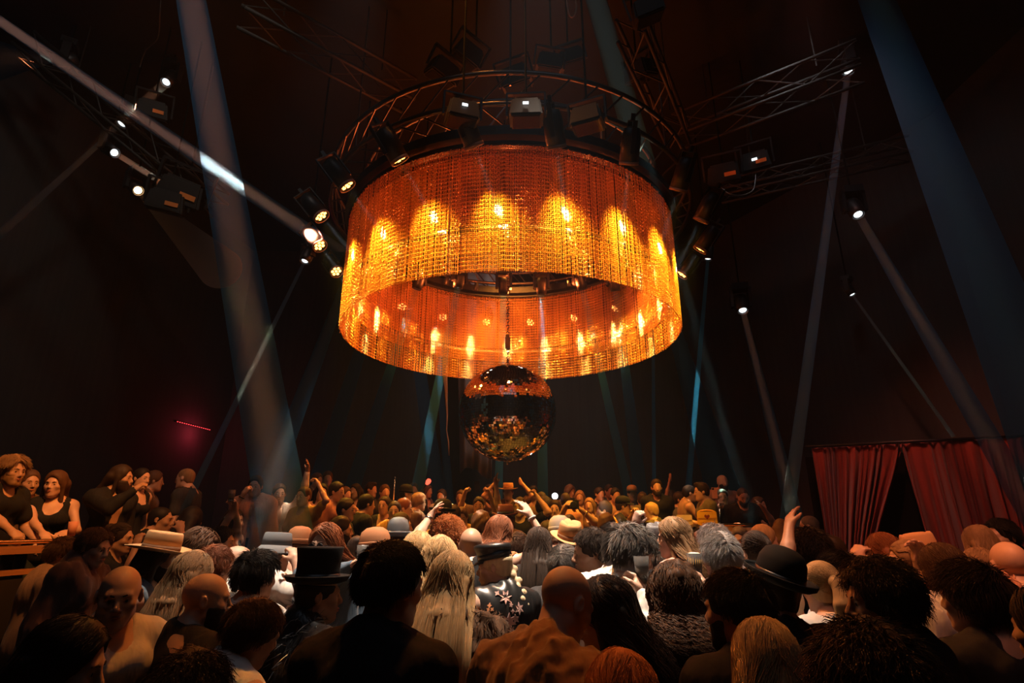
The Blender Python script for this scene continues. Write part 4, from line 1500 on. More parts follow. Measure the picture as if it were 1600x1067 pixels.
        if top in ('tank', 'dress', 'vest'):
            for q in (-1, 1):
                sh = J[q][0]
                g.ell(sh + Rt @ np.array((q * .045, 0, -.03)), (.062, .10, .095) if fem else (.052, .09, .09), Rt, .015, 1)
        if collar:
            c0 = TT(0, -.014, .522)
            for q in range(12):
                a0, a1 = [-2.55 + 5.1 * t / 12 - pi / 2 for t in (q, q + 1)]
                pt = lambda a: c0 + Rt @ np.array((.076 * cos(a), .072 * sin(a) + .004, .012 - .022 * (sin(a) + 1)))
                g.cap(pt(a0), pt(a1), .015, .015, .008)
        if top in ('jacket', 'vest') or collar == 'open':
            w = {'jacket': .05, 'vest': .075}.get(top, .025)
            n0 = TT(0, .15, .50)
            for t in np.linspace(0, 1, 8):
                c = TT(0, .16, .50 - .62 * t)
                g.ell(c, (w * (1.2 - .5 * t), .10, .07), Rt, .01, 1)
        skin_f = g0 + (e - .004)
        gcut = np.where(g.F > g0 + 1e-4, g.F, -1.0)
        if top == 'coat':
            g.wobble(.020, 55, seed, .6).wobble(.012, 150, seed + 3)
        elif folds:
            g.wobble(.0105 * folds * min(1.7, .6 + ease * 26), 27, seed, .3).wobble(.0046 * folds, 75, seed + 5, .3)
        if folds > 1.2 and d < 4.5:
            g.wobble(.0075 * folds, 120, seed + 9, .10)
        g.F = np.minimum(g.F, np.maximum(skin_f, gcut))
        g.cut(plane(TT(0, 0, hem), Rt @ np.array((0, 0, -1.0))))
        vs = g.mesh()
        if vs:
            nm = {'tee': 't_shirt', 'long': 'top', 'shirt': 'shirt', 'jacket': 'jacket', 'coat': 'fur_coat', 'tank': 'tank_top', 'strapless': 'strapless_top', 'dress': 'dress', 'vest': 'vest', 'sweater': 'sweater'}[top]
            if fuzz:
                vs = fuzzy(vs, fuzz[0], fuzz[1], fuzz[2], rng, TT)
            bo_t = add(nm, new_mesh(nm, *vs), cm)
            bo['top'] = bo_t.name
    # trousers
    g = Field(axis(-.32, .32, .034), axis(-.25, .25, .034), axis(.02, up[2] + .16, .045))
    g.ell(TT(0, -.005, .02), ((.168 if fem else .155) + .010, .122, .13), Rt, .04)
    legs(g, .012)
    g.cut(lambda X, Y, Z: Z - (up[2] + .09))
    vt = g.mesh()
    add('trousers', new_mesh('trousers', *vt), TROUSERS[seed % 3])
    r = Person()
    r.o, r.O, r.Rb, r.yaw, r.HC, r.Rh, r.J, r.TT, r.add, r.hadd, r.s, r.T = bo, O, Rb, yb, HC, Rh, J, TT, add, hadd, s, Rt
    r.hand = lambda q: Vector(O + Rb @ (J[q][2] + J[q][3] * .075))
    r.world = lambda p: Vector(O + Rb @ np.asarray(p, float))
    PEOPLE.append(r)
    return r


_teeth = []


def mat_teeth():
    if not _teeth:
        _teeth.append(mat('teeth', (0.75, 0.70, 0.62), 0.3))
    return _teeth[0]


def fuzzy(vs, n, L, zmin, rng, TT):
    """cloth mesh with n little hairs or feathers of length L on it, above torso height zmin"""
    V, F = vs
    a, b, c = V[F[:, 0]], V[F[:, 1]], V[F[:, 2]]
    nr = np.cross(b - a, c - a)
    ar = np.linalg.norm(nr, axis=1)
    ok = (a[:, 2] > TT(0, 0, zmin)[2]) * ar
    i = rng.choice(len(F), n, p=ok / ok.sum())
    w = rng.random((n, 2))
    p = a[i] + (b - a)[i] * w[:, :1] * .8 + (V[F[i, 3]] - a[i]) * w[:, 1:] * .8
    nn = nr[i] / (ar[i][:, None] + 1e-12)
    v = nn * .6 + np.array((0, 0, -.8)) + rng.normal(0, .4, (n, 3))
    v /= np.linalg.norm(v, axis=1)[:, None]
    s = np.cross(v, nn)
    s /= np.linalg.norm(s, axis=1)[:, None] + 1e-9
    l = L * rng.uniform(.5, 1.2, n)[:, None]
    P = np.stack([p - s * .0016, p + s * .0016, p + v * l * .6 + s * .0014 + nn * .004, p + v * l * .6 - s * .0014 + nn * .004, p + v * l + nn * .002 + s * .0003, p + v * l + nn * .002 - s * .0003], 1)
    base = len(V) + np.arange(n)[:, None] * 6
    Q = np.concatenate([base + np.array([[0, 1, 2, 3]]), base + np.array([[3, 2, 4, 5]])])
    return np.concatenate([V, P.reshape(-1, 3)]), np.concatenate([F, Q])


def degrees_to_cam(H):
    """heading that would look into the camera"""
    return math.degrees(atan2(-H[0], -H[1]))


def degrees_between(a, b):
    return abs((a - b + 180) % 360 - 180)


def bend(mb, fn):
    mb.V = [fn(v) for v in mb.V]
    return mb


def make_hat(hadd, kind, col, band='black', tilt=0, turn=0, lift=0.0):
    """hat in the head's frame; z about .05 is the brow line"""
    m, bm = FELT[col], FELT.get(band, FELT['black'])
    rot = Matrix.Rotation(radians(turn), 3, 'Z') @ Matrix.Rotation(radians(-tilt), 3, 'X')
    n = 36
    z0 = .062 + lift
    off = (0, -.012, 0)
    sx, sy = .088, .108

    def L(prof, fn=None):
        mb = MB().lathe(prof, n)
        P = mb.V[0]
        r = np.hypot(P[:, 0], P[:, 1])
        P = np.stack([P[:, 0] * sx, P[:, 1] * sy, P[:, 2]], 1)
        if fn is not None:
            P = fn(P, r)
        P[:, 2] += z0
        mb.V[0] = P
        return mb
    k = dict(rot=rot, off=off)
    if kind == 'tophat':
        o = hadd('top_hat', L([(1.0, 0), (.97, .05), (.98, .10), (1.06, .155), (1.04, .162), (.5, .164), (.001, .164)]), m, **k)
        hadd('brim', L([(.98, .002), (1.32, .012), (1.46, .030), (1.48, .027), (1.33, .003), (.98, -.008)]), m, sub=o, **k)
        hadd('hat_band', L([(1.01, .002), (1.012, .002), (1.0, .038), (.99, .038)]), M_SATIN, sub=o, **k)
    elif kind == 'fedora':
        def pinch(P, r):
            q = np.clip(P[:, 2] / .11, 0, 1)
            fr = np.clip(P[:, 1] / sy, 0, 1)
            P[:, 0] *= 1 - .38 * q * fr
            P[:, 2] -= .030 * (q > .8) * np.exp(-(P[:, 0] / .030) ** 2) * (np.abs(P[:, 1]) < sy * .75)
            return P

        def dip(P, r):
            P[:, 2] += .030 * np.clip(r - 1, 0, 1) * (np.abs(P[:, 0]) / (sx * r + 1e-6)) ** 2 * 1.4 - .012 * np.clip(r - 1, 0, 1)
            return P
        o = hadd('fedora', L([(1.0, 0), (.99, .05), (.93, .095), (.84, .113), (.6, .116), (.3, .114), (.001, .113)], pinch), m, **k)
        hadd('brim', L([(.97, .004), (1.3, .003), (1.62, .010), (1.63, .006), (1.3, -.004), (.97, -.006)], dip), m, sub=o, **k)
        hadd('hat_band', L([(1.0, .004), (1.022, .004), (1.012, .034), (.99, .034)]), bm, sub=o, **k)
    elif kind == 'flat':     # wide flat brimmed hat with a flat crown
        o = hadd('wide_brim_hat', L([(1.0, 0), (.99, .06), (.95, .096), (.90, .104), (.5, .102), (.001, .101)]), m, **k)
        hadd('brim', L([(.97, .004), (1.4, .001), (1.85, .006), (1.86, .001), (1.4, -.006), (.97, -.006)], lambda P, r: P + np.stack([0 * r, 0 * r, .02 * np.clip(r - 1, 0, 1) * (np.abs(P[:, 0]) / (sx * r + 1e-6)) ** 2], 1)), m, sub=o, **k)
        hadd('hat_band', L([(1.0, .004), (1.02, .004), (1.012, .030), (.99, .030)]), bm, sub=o, **k)
    elif kind == 'bowler':
        o = hadd('bowler_hat', L([(1.02, 0), (1.04, .04), (.98, .085), (.80, .120), (.5, .137), (.2, .142), (.001, .143)]), m, **k)
        hadd('brim', L([(1.0, .004), (1.26, .004), (1.48, .020), (1.52, .030), (1.54, .026), (1.49, .008), (1.26, -.006), (1.0, -.006)]), m, sub=o, **k)
        hadd('hat_band', L([(1.03, .004), (1.048, .004), (1.055, .034), (1.03, .034)]), M_SATIN, sub=o, **k)
    elif kind == 'bucket':
        o = hadd('bucket_hat', L([(1.06, -.01), (1.02, .04), (.94, .082), (.86, .088), (.4, .09), (.001, .09)]), m, **k)
        hadd('brim', L([(1.04, .0), (1.25, -.022), (1.50, -.050), (1.50, -.056), (1.24, -.030), (1.04, -.010)]), m, sub=o, **k)
        hadd('badge', MB().tube([(-.062, .075, z0 + .010), (-.055, .085, z0 + .024), (-.045, .092, z0 + .034)], [.004, .010, .004], 6), FELT['white'], sub=o, **k)
    elif kind == 'fisher':
        o = hadd('fisherman_cap', L([(1.0, -.012), (1.0, .028), (1.03, .034), (1.10, .054), (1.06, .074), (.7, .084), (.001, .088)], lambda P, r: P + np.stack([0 * r, 0 * r, .15 * P[:, 1] * (P[:, 2] > .03)], 1)), M_LEATHER, **k)
        hadd('hat_band', L([(1.0, -.012), (1.03, -.012), (1.03, .024), (1.0, .024)]), M_SATIN, sub=o, **k)
        hadd('visor', visor(z0 - .010, .050), M_LEATHER, sub=o, **k)
    elif kind == 'cap':
        o = hadd('baseball_cap', L([(1.02, -.012), (1.0, .03), (.90, .062), (.65, .085), (.3, .096), (.001, .098)]), m, **k)
        hadd('visor', visor(z0 - .008, .075), bm, sub=o, **k)
    elif kind == 'beanie':
        o = hadd('beanie', L([(1.05, -.03), (1.07, .0), (1.02, .04), (.88, .075), (.55, .1), (.001, .108)]), m, **k)
        hadd('cuff', L([(1.05, -.032), (1.09, -.03), (1.10, .0), (1.07, .006)]), m, sub=o, **k)


def visor(z, ln):
    V, Fq = [], []
    n = 16
    for t in np.linspace(-1.15, 1.15, n):
        x, y = .088 * sin(t), .108 * cos(t)
        for k_, (g, dz) in enumerate(((0, 0), (.5, -.004), (1, -.014))):
            V += [(x * (1 + .10 * g), y + ln * g * cos(t) ** 1.5 if cos(t) > 0 else y, z + dz + .004), (x * (1 + .10 * g), y + (ln * g * cos(t) ** 1.5 if cos(t) > 0 else 0), z + dz)]
    for i in range(n - 1):
        for k_ in range(2):
            a, b = i * 6 + k_ * 2, (i + 1) * 6 + k_ * 2
            Fq += [[a, b, b + 2, a + 2], [a + 1, a + 3, b + 3, b + 1]]
        a, b = i * 6 + 4, (i + 1) * 6 + 4
        Fq.append([a, b, b + 1, a + 1])
    return MB().raw(V, Fq)
# ------------------------------------------------------------------ the crowd. heading: 0 away, 90 right, 180 towards us, 270 left
P = person
# ---- nearest rows
P(100, 1042, 1.62, 75, 'woman with sleek dark hair at the bottom left corner, head cut by the frame', 'long', 'black', 'tank', 'black', 'olive', True, pitch=14, hl=.25, strand=1.5)
p = P(186, 931, 2.45, 148, 'stern bald man in a pale pink T-shirt looking back from the left crowd', 'bald', 'dark', 'tee', 'cream', 'tan', body=120, pitch=10)
P(297, 1092, 1.75, 20, 'dark curly head at the bottom edge below the bald bearded man', 'mop', 'dark', 'tee', 'char', 'tan', pitch=8)
P(394, 992, 2.05, 40, 'bare-necked person with short brown hair and head tipped right, pale strap below', 'short', 'brown', 'tank', 'white', 'tan', pitch=16, roll=16, lean=10, neck=1.1)
P(322, 938, 2.42, 62, 'bald man with dark beard and black top, seen from behind', 'bald', 'black', 'tee', 'black', 'tan', body=40, pitch=6, beard='full', wide=1.1)
P(300, 903, 2.85, 20, 'woman with very long brown hair falling beside the bald bearded man', 'wavy', 'dblond', 'tank', 'black', 'tan', True, hl=.52, pitch=4)
th = P(497, 930, 2.62, 62, 'man in a tall black top hat and feathered black jacket', 'short', 'black', 'jacket', 'black', 'tan', body=45, hat=('tophat', 'black', 'black', -3), ease=.03, tmat=M_SATIN, collar=True, lean=8, fuzz=(1500, .06, .30))
P(612, 917, 1.82, 38, 'big dark-haired man in a black T-shirt silhouetted at centre left', 'short', 'dark', 'tee', 'black', 'tan', body=12, pitch=8, strand=1.8, wide=1.0, neck=1.5)
fw = P(707, 912, 2.40, 15, 'woman with long straight blond hair over a dark fur coat', 'long', 'blond', 'coat', 'brown', 'fair', True, hl=.36, ease=.03, strand=2.2, body=5, fuzz=(7000, .035, -.2))
P(686, 880, 3.05, 350, 'woman with wavy pale blond hair half tied up, ahead of the fur coat', 'wavy', 'blond', 'tank', 'black', 'fair', True, hl=.36, strand=1.6)
cw = P(773, 886, 3.15, 282, 'woman in a black fisherman cap with a long blond braid and flowered black jacket', 'braid', 'pale', 'jacket', 'black', 'fair', True, body=335, hat=('fisher', 'black', 'black', 6), hl=.40, tmat=M_LEATHER, ease=.026, pitch=8, collar=True)
P(884, 943, 1.98, 52, 'bald man in a rust brown shirt bending his forehead to a dark-haired woman', 'bald', 'dark', 'shirt', 'rust', 'tan', body=30, pitch=30, lean=20, collar=True, ease=.024, folds=1.5, wide=.98, neck=1.9)
dw = P(945, 962, 1.95, 285, 'dark-haired woman with a gold necklace facing the bald man in rust', 'wavy', 'dark', 'tank', 'orange', 'olive', True, body=300, pitch=10, hl=.34, strand=1.8)
P(972, 1106, 1.55, 355, 'ginger head peeping in at the bottom edge below the necklace woman', 'bob', 'ginger', 'tank', 'black', 'fair', True, strand=1.6)
P(1056, 936, 2.14, 5, 'woman with a big mass of dark curls and a beige dress', 'curly', 'brown', 'long', 'cream', 'fair', True, hl=.20, ease=.03, folds=1.8, strand=1.9, pitch=4, R=(1108, 928, 2.42, (.6, -.1, -1), .55))
P(1150, 955, 2.10, 318, 'man with short dark hair and black T-shirt looking left past the curls', 'short', 'dark', 'tee', 'black', 'tan', body=350, beard='short', strand=1.8, pitch=4)
bw = P(1209, 928, 2.35, 338, 'man in a black bowler hat and black T-shirt with a thin neck cord', 'short', 'dark', 'tee', 'black', 'tan', body=352, hat=('bowler', 'black', 'black', -14, 0), pitch=-2, roll=10)
P(1198, 1045, 1.72, 8, 'woman with straight golden blond hair at the bottom edge under the bowler hat', 'long', 'blond', 'tank', 'black', 'fair', True, hl=.22, strand=2.2)
P(1362, 1092, 1.34, 350, 'huge dark curly head in a black top at the bottom right', 'mop', 'dark', 'tee', 'black', 'olive', pitch=4, wide=1.1, strand=1.6)
P(1374, 940, 2.12, 280, 'man with dark curly hair in left profile, his nose lit yellow', 'mop', 'dark', 'tee', 'black', 'tan', body=320, pitch=6, strand=1.5)
P(1284, 920, 2.65, 355, 'woman with a blond ponytail held by a pale band', 'pony', 'blond', 'tank', 'white', 'fair', True, hl=.20, strand=1.6)
P(1314, 905, 2.95, 345, 'dark-haired man in a white T-shirt in front of the ponytail', 'thick', 'black', 'tee', 'white', 'tan', glasses='clear', neck=1.1)
P(1520, 937, 2.22, 335, 'man with dark wavy hair and black T-shirt before the white loose shirt', 'thick', 'dark', 'tee', 'char', 'fair', body=350, pitch=2, roll=-6, strand=1.4)
P(1578, 884, 2.95, 15, 'bald man from behind in a salmon shirt at the right edge', 'bald', 'dark', 'shirt', 'salmon', 'fair', folds=2.0, ease=.03, pitch=2, wide=1.1)
P(1474, 896, 2.62, 350, 'woman with long dark brown hair and a loose white shirt', 'long', 'brown', 'shirt', 'white', 'fair', True, hl=.16, ease=.04, folds=1.8, wide=1.15, lean=14)
P(1645, 985, 1.75, 340, 'bare shoulder with a black strap in the bottom right corner', 'long', 'dark', 'tank', 'black', 'tan', True, hl=.2)
P(1419, 880, 3.2, 284, 'woman in left profile with blond-brown hair, holding her neck', 'tied', 'dblond', 'tank', 'black', 'fair', True, body=320, R=(1436, 884, 3.05, (.6, .2, -1), .35), strand=1.5)
P(1441, 876, 3.75, 285, 'person in a tan fedora behind the woman holding her neck', 'short', 'brown', 'tee', 'mauve', 'fair', hat=('fedora', 'camel', 'tan', 4), pitch=4)
P(1531, 893, 3.05, 20, 'woman with honey blond hair beside the bald man at right', 'long', 'dblond', 'tank', 'salmon', 'fair', True, hl=.25, roll=8)
P(1531, 852, 3.9, 5, 'woman with long straight light brown hair before the red curtain', 'long', 'dblond', 'tank', 'black', 'fair', True, hl=.30)
P(1566, 840, 4.3, 262, 'dark-haired man facing left before the red curtain at right', 'short', 'black', 'tee', 'black', 'tan', pitch=2)
P(1380, 866, 3.3, 335, 'woman with long reddish brown hair below the curtain gap', 'long', 'red', 'tank', 'black', 'fair', True, hl=.30, L=(1333, 872, 3.2, (.4, .1, -1), .7), body=345)
P(1297, 866, 3.9, 276, 'man with slicked dark hair in left profile behind the blond ponytail', 'slick', 'dark', 'tee', 'black', 'fair', pitch=6)
P(1264, 863, 3.45, 345, 'dark curly-haired man with his left arm stretched high', 'mop', 'black', 'tee', 'black', 'tan', L=(1233, 823, 3.35, (.3, -.2, -1), .18), body=350, strand=1.3)
P(1181, 864, 3.4, 350, 'dark-haired person with a pale band round the head behind the bowler hat', 'tied', 'dark', 'tank', 'cream', 'fair', True)
P(1195, 845, 4.5, 82, 'smiling fair-haired person in right profile above the bowler hat', 'slick', 'blond', 'tee', 'char', 'fair', True, mouth=True)
P(1157, 846, 5.4, 215, 'grey-haired man facing us under the right terrace ledge', 'short', 'salt', 'tee', 'char', 'fair')
sv = P(1126, 874, 3.3, 355, 'man with cropped silver hair and a black T-shirt with a white print', 'short', 'grey', 'tee', 'navy', 'fair', strand=1.2)
P(1115, 850, 4.1, 340, 'curly grey-haired person in a black and white patterned shirt', 'mop', 'grey', 'shirt', 'white', 'fair', hs=.92)
P(1097, 852, 4.3, 320, 'bald man with sunglasses pushed up, in a grey tee behind the silver hair', 'bald', 'dark', 'tee', 'navy', 'tan', glasses='head', R=(1107, 894, 3.5, (.5, 0, -1), .75))
P(1086, 842, 5.4, 286, 'man in dark spectacles lit orange behind the long wavy hair', 'slick', 'dark', 'tee', 'rust', 'tan', glasses='clear')
P(1052, 842, 4.15, 288, 'woman with long wavy golden hair and a pink top', 'wavy', 'dblond', 'tee', 'pink', 'fair', True, body=320, hl=.30, strand=1.4)
P(1029, 853, 4.05, 20, 'person in a grey fedora and denim jacket', 'bob', 'dark', 'jacket', 'denim', 'fair', True, hat=('fedora', 'grey', 'black', -16), ease=.03)
P(1005, 842, 4.9, 345, 'dark-haired person raising a fist above the white shirt man', 'short', 'black', 'tee', 'mauve', 'fair', L=(992, 818, 4.5, (.5, .0, -1), .9))
ws = P(988, 866, 2.80, 78, 'man in a white shirt with thick silvery hair looking down to the right', 'thick', 'salt', 'shirt', 'white', 'fair', body=25, pitch=20, hs=.97, collar=True, ease=.03, folds=1.3, strand=1.7, lean=8, R=(1004, 930, 2.58, (.6, -.1, -1), .7))
P(925, 864, 3.1, 272, 'man with receding dark hair in left profile beside the white shirt', 'short', 'dark', 'tee', 'black', 'tan', body=300, pitch=8)
P(882, 886, 3.3, 20, 'person with short silver-topped curls behind the bald man in rust', 'short', 'salt', 'tee', 'char', 'tan', strand=1.5)
P(889, 853, 3.75, 350, 'person in a golden brown fedora and mauve jacket', 'short', 'brown', 'jacket', 'mauve', 'fair', hat=('fedora', 'tan', 'brown', -20), ease=.03)
P(872, 862, 4.0, 205, 'laughing brown-haired woman in white beside the golden fedora', 'bob', 'brown', 'tee', 'white', 'fair', True, mouth=True, pitch=2, roll=-12, L='face')
P(874, 836, 5.0, 340, 'person in a white patterned cap behind the golden fedora', 'short', 'dark', 'tee', 'cream', 'fair', hat=('beanie', 'white', 'white'))
P(856, 836, 5.1, 278, 'dark-haired man in left profile above the laughing woman', 'short', 'dark', 'tee', 'rust', 'tan')
P(842, 854, 4.05, 8, 'woman with long dark straight hair and bare orange-lit shoulder', 'long', 'dark', 'tank', 'black', 'tan', True, hl=.38, strand=1.3)
P(808, 858, 4.3, 30, 'person with dark curls and a lit ear behind the blond braid', 'short', 'brown', 'tee', 'mauve', 'tan')
P(736, 853, 3.95, 0, 'bald man from behind in a black T-shirt left of the fisherman cap', 'bald', 'dark', 'tee', 'black', 'tan')
P(752, 822, 6.3, 5, 'man with tight grey-brown curls seen from behind below the ball', 'afro', 'brown', 'tee', 'char', 'tan', hs=.93)
P(699, 842, 4.25, 350, 'ginger curly-haired person flinging a watch-wearing hand to the left', 'afro', 'ginger', 'tee', 'char', 'fair', L=(671, 809, 4.2, (.3, -.3, -1), .12), hs=.95)
P(713, 853, 4.8, 10, 'person in a white top half hidden behind the ginger curls', 'short', 'brown', 'tee', 'white', 'tan')
P(782, 834, 4.5, 40, 'person with wavy auburn hair stretching an arm out to the right', 'wavy', 'red', 'tank', 'rust', 'fair', True, R=(829, 806, 4.4, (.3, 0, -1), .2), hl=.15, body=30)
P(672, 848, 4.9, 10, 'bald head between the grey cap and the ginger curls', 'bald', 'dark', 'tee', 'cream', 'fair')
P(651, 866, 4.0, 330, 'golden-haired person behind the big dark-haired man', 'wavy', 'blond', 'tee', 'mustard', 'fair', True, hl=.12)
P(621, 849, 4.6, 350, 'person in a slate round hat behind the big dark-haired man', 'short', 'dark', 'tee', 'char', 'tan', hat=('bowler', 'slate', 'black', -4))
P(583, 862, 4.05, 285, 'person in an orange-brown cap and dark glasses', 'short', 'dark', 'jacket', 'denim', 'tan', hat=('beanie', 'rust', 'rust'), glasses='sun', R='face')
P(557, 862, 4.5, 345, 'woman with shiny dark curls pinned up behind the orange-brown cap', 'bun', 'salt', 'tank', 'black', 'tan', True)
P(533, 829, 5.6, 75, 'bearded man with an orange-lit face at the foot of the left terrace', 'short', 'dark', 'tee', 'black', 'tan', beard='short')
P(507, 852, 3.85, 195, 'strawberry blond woman with a full fringe and a denim jacket behind the top hat', 'wavy', 'red', 'jacket', 'denim', 'fair', True, hl=.22, glasses='sun', R=(552, 884, 3.6, (.6, .2, -1), .8))
P(468, 856, 4.6, 20, 'person in a rust cap between the bucket hat and the strawberry blond', 'short', 'brown', 'tee', 'white', 'fair', hat=('beanie', 'rust', 'rust'))
P(432, 866, 4.15, 30, 'person in a grey bucket hat and white T-shirt', 'mop', 'brown', 'tee', 'white', 'fair', hat=('bucket', 'slate', 'white'), body=40, R=(462, 878, 3.9, (.8, 0, -1), .5))
P(401, 903, 2.95, 20, 'man with short black hair shaved at the nape, left of the top hat', 'quiff', 'black', 'tee', 'white', 'tan', strand=1.3)
P(371, 884, 3.6, 60, 'bald man with a white-lit scalp and a black headband', 'bald', 'dark', 'tee', 'white', 'fair', glasses='clear', R=(382, 935, 3.4, (.6, 0, -1), .7))
P(334, 890, 3.25, 15, 'person with short reddish brown hair behind the bald bearded man', 'short', 'red', 'tee', 'char', 'tan')
P(346, 848, 5.1, 80, 'dark-haired person with an orange face clapping below the glitter dress', 'short', 'dark', 'tee', 'navy', 'tan', R='clap', L='clap')
P(311, 862, 3.9, 85, 'man with long purple-brown curls and a shiny forehead', 'curly', 'brown', 'tee', 'white', 'fair', hl=.22, strand=1.2, pitch=8)
bh = P(249, 876, 3.45, 82, 'man in a wide brown hat with an open denim vest and bare chest', 'long', 'dark', 'vest', 'denim', 'tan', hat=('flat', 'tan', 'brown', 4), body=75, beard='short', hl=.2, R=(236, 1000, 3.2, (.5, -.2, -1), .6), lean=6)
P(187, 842, 5.0, 84, 'man with a topknot in right profile before the wooden ledge', 'bun', 'dark', 'tee', 'black', 'tan', R=(213, 852, 4.9, (.4, 0, -1), .7))
P(147, 856, 4.1, 96, 'man in a loose maroon shirt smiling to the right below the ledge', 'short', 'brown', 'shirt', 'maroon', 'tan', body=85, pitch=14, lean=10, collar=True, ease=.035, folds=1.6, mouth=True)
P(98, 868, 4.6, 62, 'man in a brown top with back to us left of the maroon shirt', 'short', 'brown', 'sweater', 'tan', 'tan', body=50, pitch=10, lean=6)
# ---- left terrace
P(19, 737, 5.0, 105, 'grey-blond bearded man leaning on the rail at the left edge', 'thick', 'dblond', 'tee', 'black', 'tan', body=95, beard='short', R=(28, 842, 4.55, (.5, -.3, -1), .6), L='rail', lean=8)
P(45, 755, 5.7, 120, 'dim person in a brown top behind the grey-blond man at the rail', 'short', 'brown', 'sweater', 'brown', 'tan')
P(86, 757, 5.25, 165, 'woman in a black sleeveless turtleneck resting her hands on the rail', 'bob', 'brown', 'tank', 'black', 'fair', True, body=140, R=(68, 836, 4.78, (.6, 0, -1), .5), L=(104, 832, 4.95, (.6, 0, -1), .6), neck=1.05)
P(189, 747, 5.3, 82, 'long-bearded man in an orange tee and black jacket, hand at his mouth', 'long', 'dark', 'jacket', 'black', 'tan', beard='long', hl=.14, R=(209, 766, 5.1, (.7, .1, -1), .7), body=110)
P(221, 748, 6.5, 105, 'smiling dark-haired woman behind the long-bearded man', 'tied', 'black', 'tank', 'black', 'fair', True, mouth=True)
P(241, 752, 7.2, 60, 'blurred brown-haired head between the smiling woman and the black tee', 'short', 'brown', 'tee', 'brown', 'tan')
P(262, 750, 5.5, 75, 'man in a black T-shirt with cropped hair propping an arm on the ledge', 'buzz', 'black', 'tee', 'black', 'tan', body=40, R=(282, 828, 5.25, (.6, -.3, -1), .3), wide=1.15)
P(289, 748, 6.3, 268, 'fair man facing left behind the black T-shirt on the terrace', 'buzz', 'dblond', 'tee', 'char', 'fair')
P(309, 757, 5.6, 8, 'broad person in black with dark hair, back turned on the terrace', 'bob', 'black', 'long', 'black', 'tan', wide=1.15, ease=.03)
gl = P(374, 757, 6.5, 88, 'woman in a black glitter dress, a drink in hand and knuckles at her lips', 'bob', 'dark', 'dress', 'black', 'tan', True, R=(383, 768, 6.3, (.8, 0, -1), .7), L=(366, 788, 6.2, (.5, .3, -1), .8), body=110)
P(399, 757, 7.0, 170, 'man in an open salmon shirt beside the glitter dress', 'short', 'black', 'shirt', 'salmon', 'tan', ease=.03, collar='open')
P(436, 772, 7.3, 150, 'person in a white open top swaying in the teal beam', 'short', 'dark', 'jacket', 'white', 'tan', L='up', R='clap')
P(474, 776, 7.4, 200, 'dancer in a yellow top with one hand raised to the head', 'tied', 'brown', 'tee', 'mustard', 'fair', True, L='head', R='cross')
P(495, 752, 9.2, 120, 'dim head under the grey beam, left of a taller one', 'short', 'brown', 'tee', 'brown', 'tan')
P(512, 744, 9.4, 160, 'tall dim figure at the foot of the grey beam', 'short', 'brown', 'tee', 'tan', 'tan')
P(502, 770, 8.2, 150, 'woman with long dark hair behind the salmon V-neck', 'long', 'black', 'tank', 'pink', 'fair', True)
P(526, 769, 7.5, 100, 'man in a salmon V-neck T-shirt on the back terrace', 'short', 'black', 'tee', 'salmon', 'tan')
P(541, 797, 6.5, 95, 'man in an open black shirt smiling right, below the salmon V-neck', 'short', 'dark', 'jacket', 'black', 'tan', mouth=True, R='hold')
P(540, 770, 8.6, 120, 'woman half hidden to the right of the salmon V-neck', 'long', 'brown', 'tank', 'black', 'fair', True)
P(555, 768, 9.0, 200, 'smiling woman clapping above the open black shirt', 'long', 'dark', 'tank', 'black', 'fair', True, L='clap', R='clap', mouth=True)
P(580, 766, 9.3, 110, 'man with swept hair in a dark shirt behind the clapping woman', 'quiff', 'dark', 'shirt', 'char', 'fair')
P(573, 789, 7.2, 60, 'dark-haired man with his back turned beside the open black shirt', 'short', 'black', 'tee', 'black', 'tan')
P(600, 790, 7.6, 190, 'woman with a pendant in a dark top below the swept hair man', 'bun', 'dark', 'tank', 'black', 'fair', True)
P(601, 770, 9.4, 150, 'dim man with light hair behind the pendant woman', 'short', 'brown', 'tee', 'char', 'fair')
P(616, 799, 7.1, 175, 'woman making horns with her hand beside the cropped ginger head', 'tied', 'dark', 'tank', 'mustard', 'fair', True, L='face')
P(632, 795, 7.2, 88, 'man with cropped ginger-brown hair in right profile above the slate hat', 'short', 'red', 'tee', 'mustard', 'fair')
P(635, 773, 9.2, 80, 'man in a dark beanie at the back under the thin pole', 'short', 'black', 'tee', 'black', 'fair', hat=('beanie', 'black', 'black'))
P(655, 785, 8.2, 60, 'woman with light curls behind the outflung watch hand', 'mop', 'dblond', 'tee', 'brown', 'fair', True)
P(627, 822, 5.9, 70, 'dark-haired head lit orange just above the slate hat', 'short', 'dark', 'tee', 'char', 'tan')
P(692, 806, 6.9, 85, 'man in a dark navy hat whispering in the teal light', 'short', 'black', 'tee', 'navy', 'tan', hat=('bowler', 'black', 'black'))
P(706, 806, 7.1, 262, 'face turned left towards the dark navy hat', 'short', 'dark', 'tee', 'blue', 'tan')
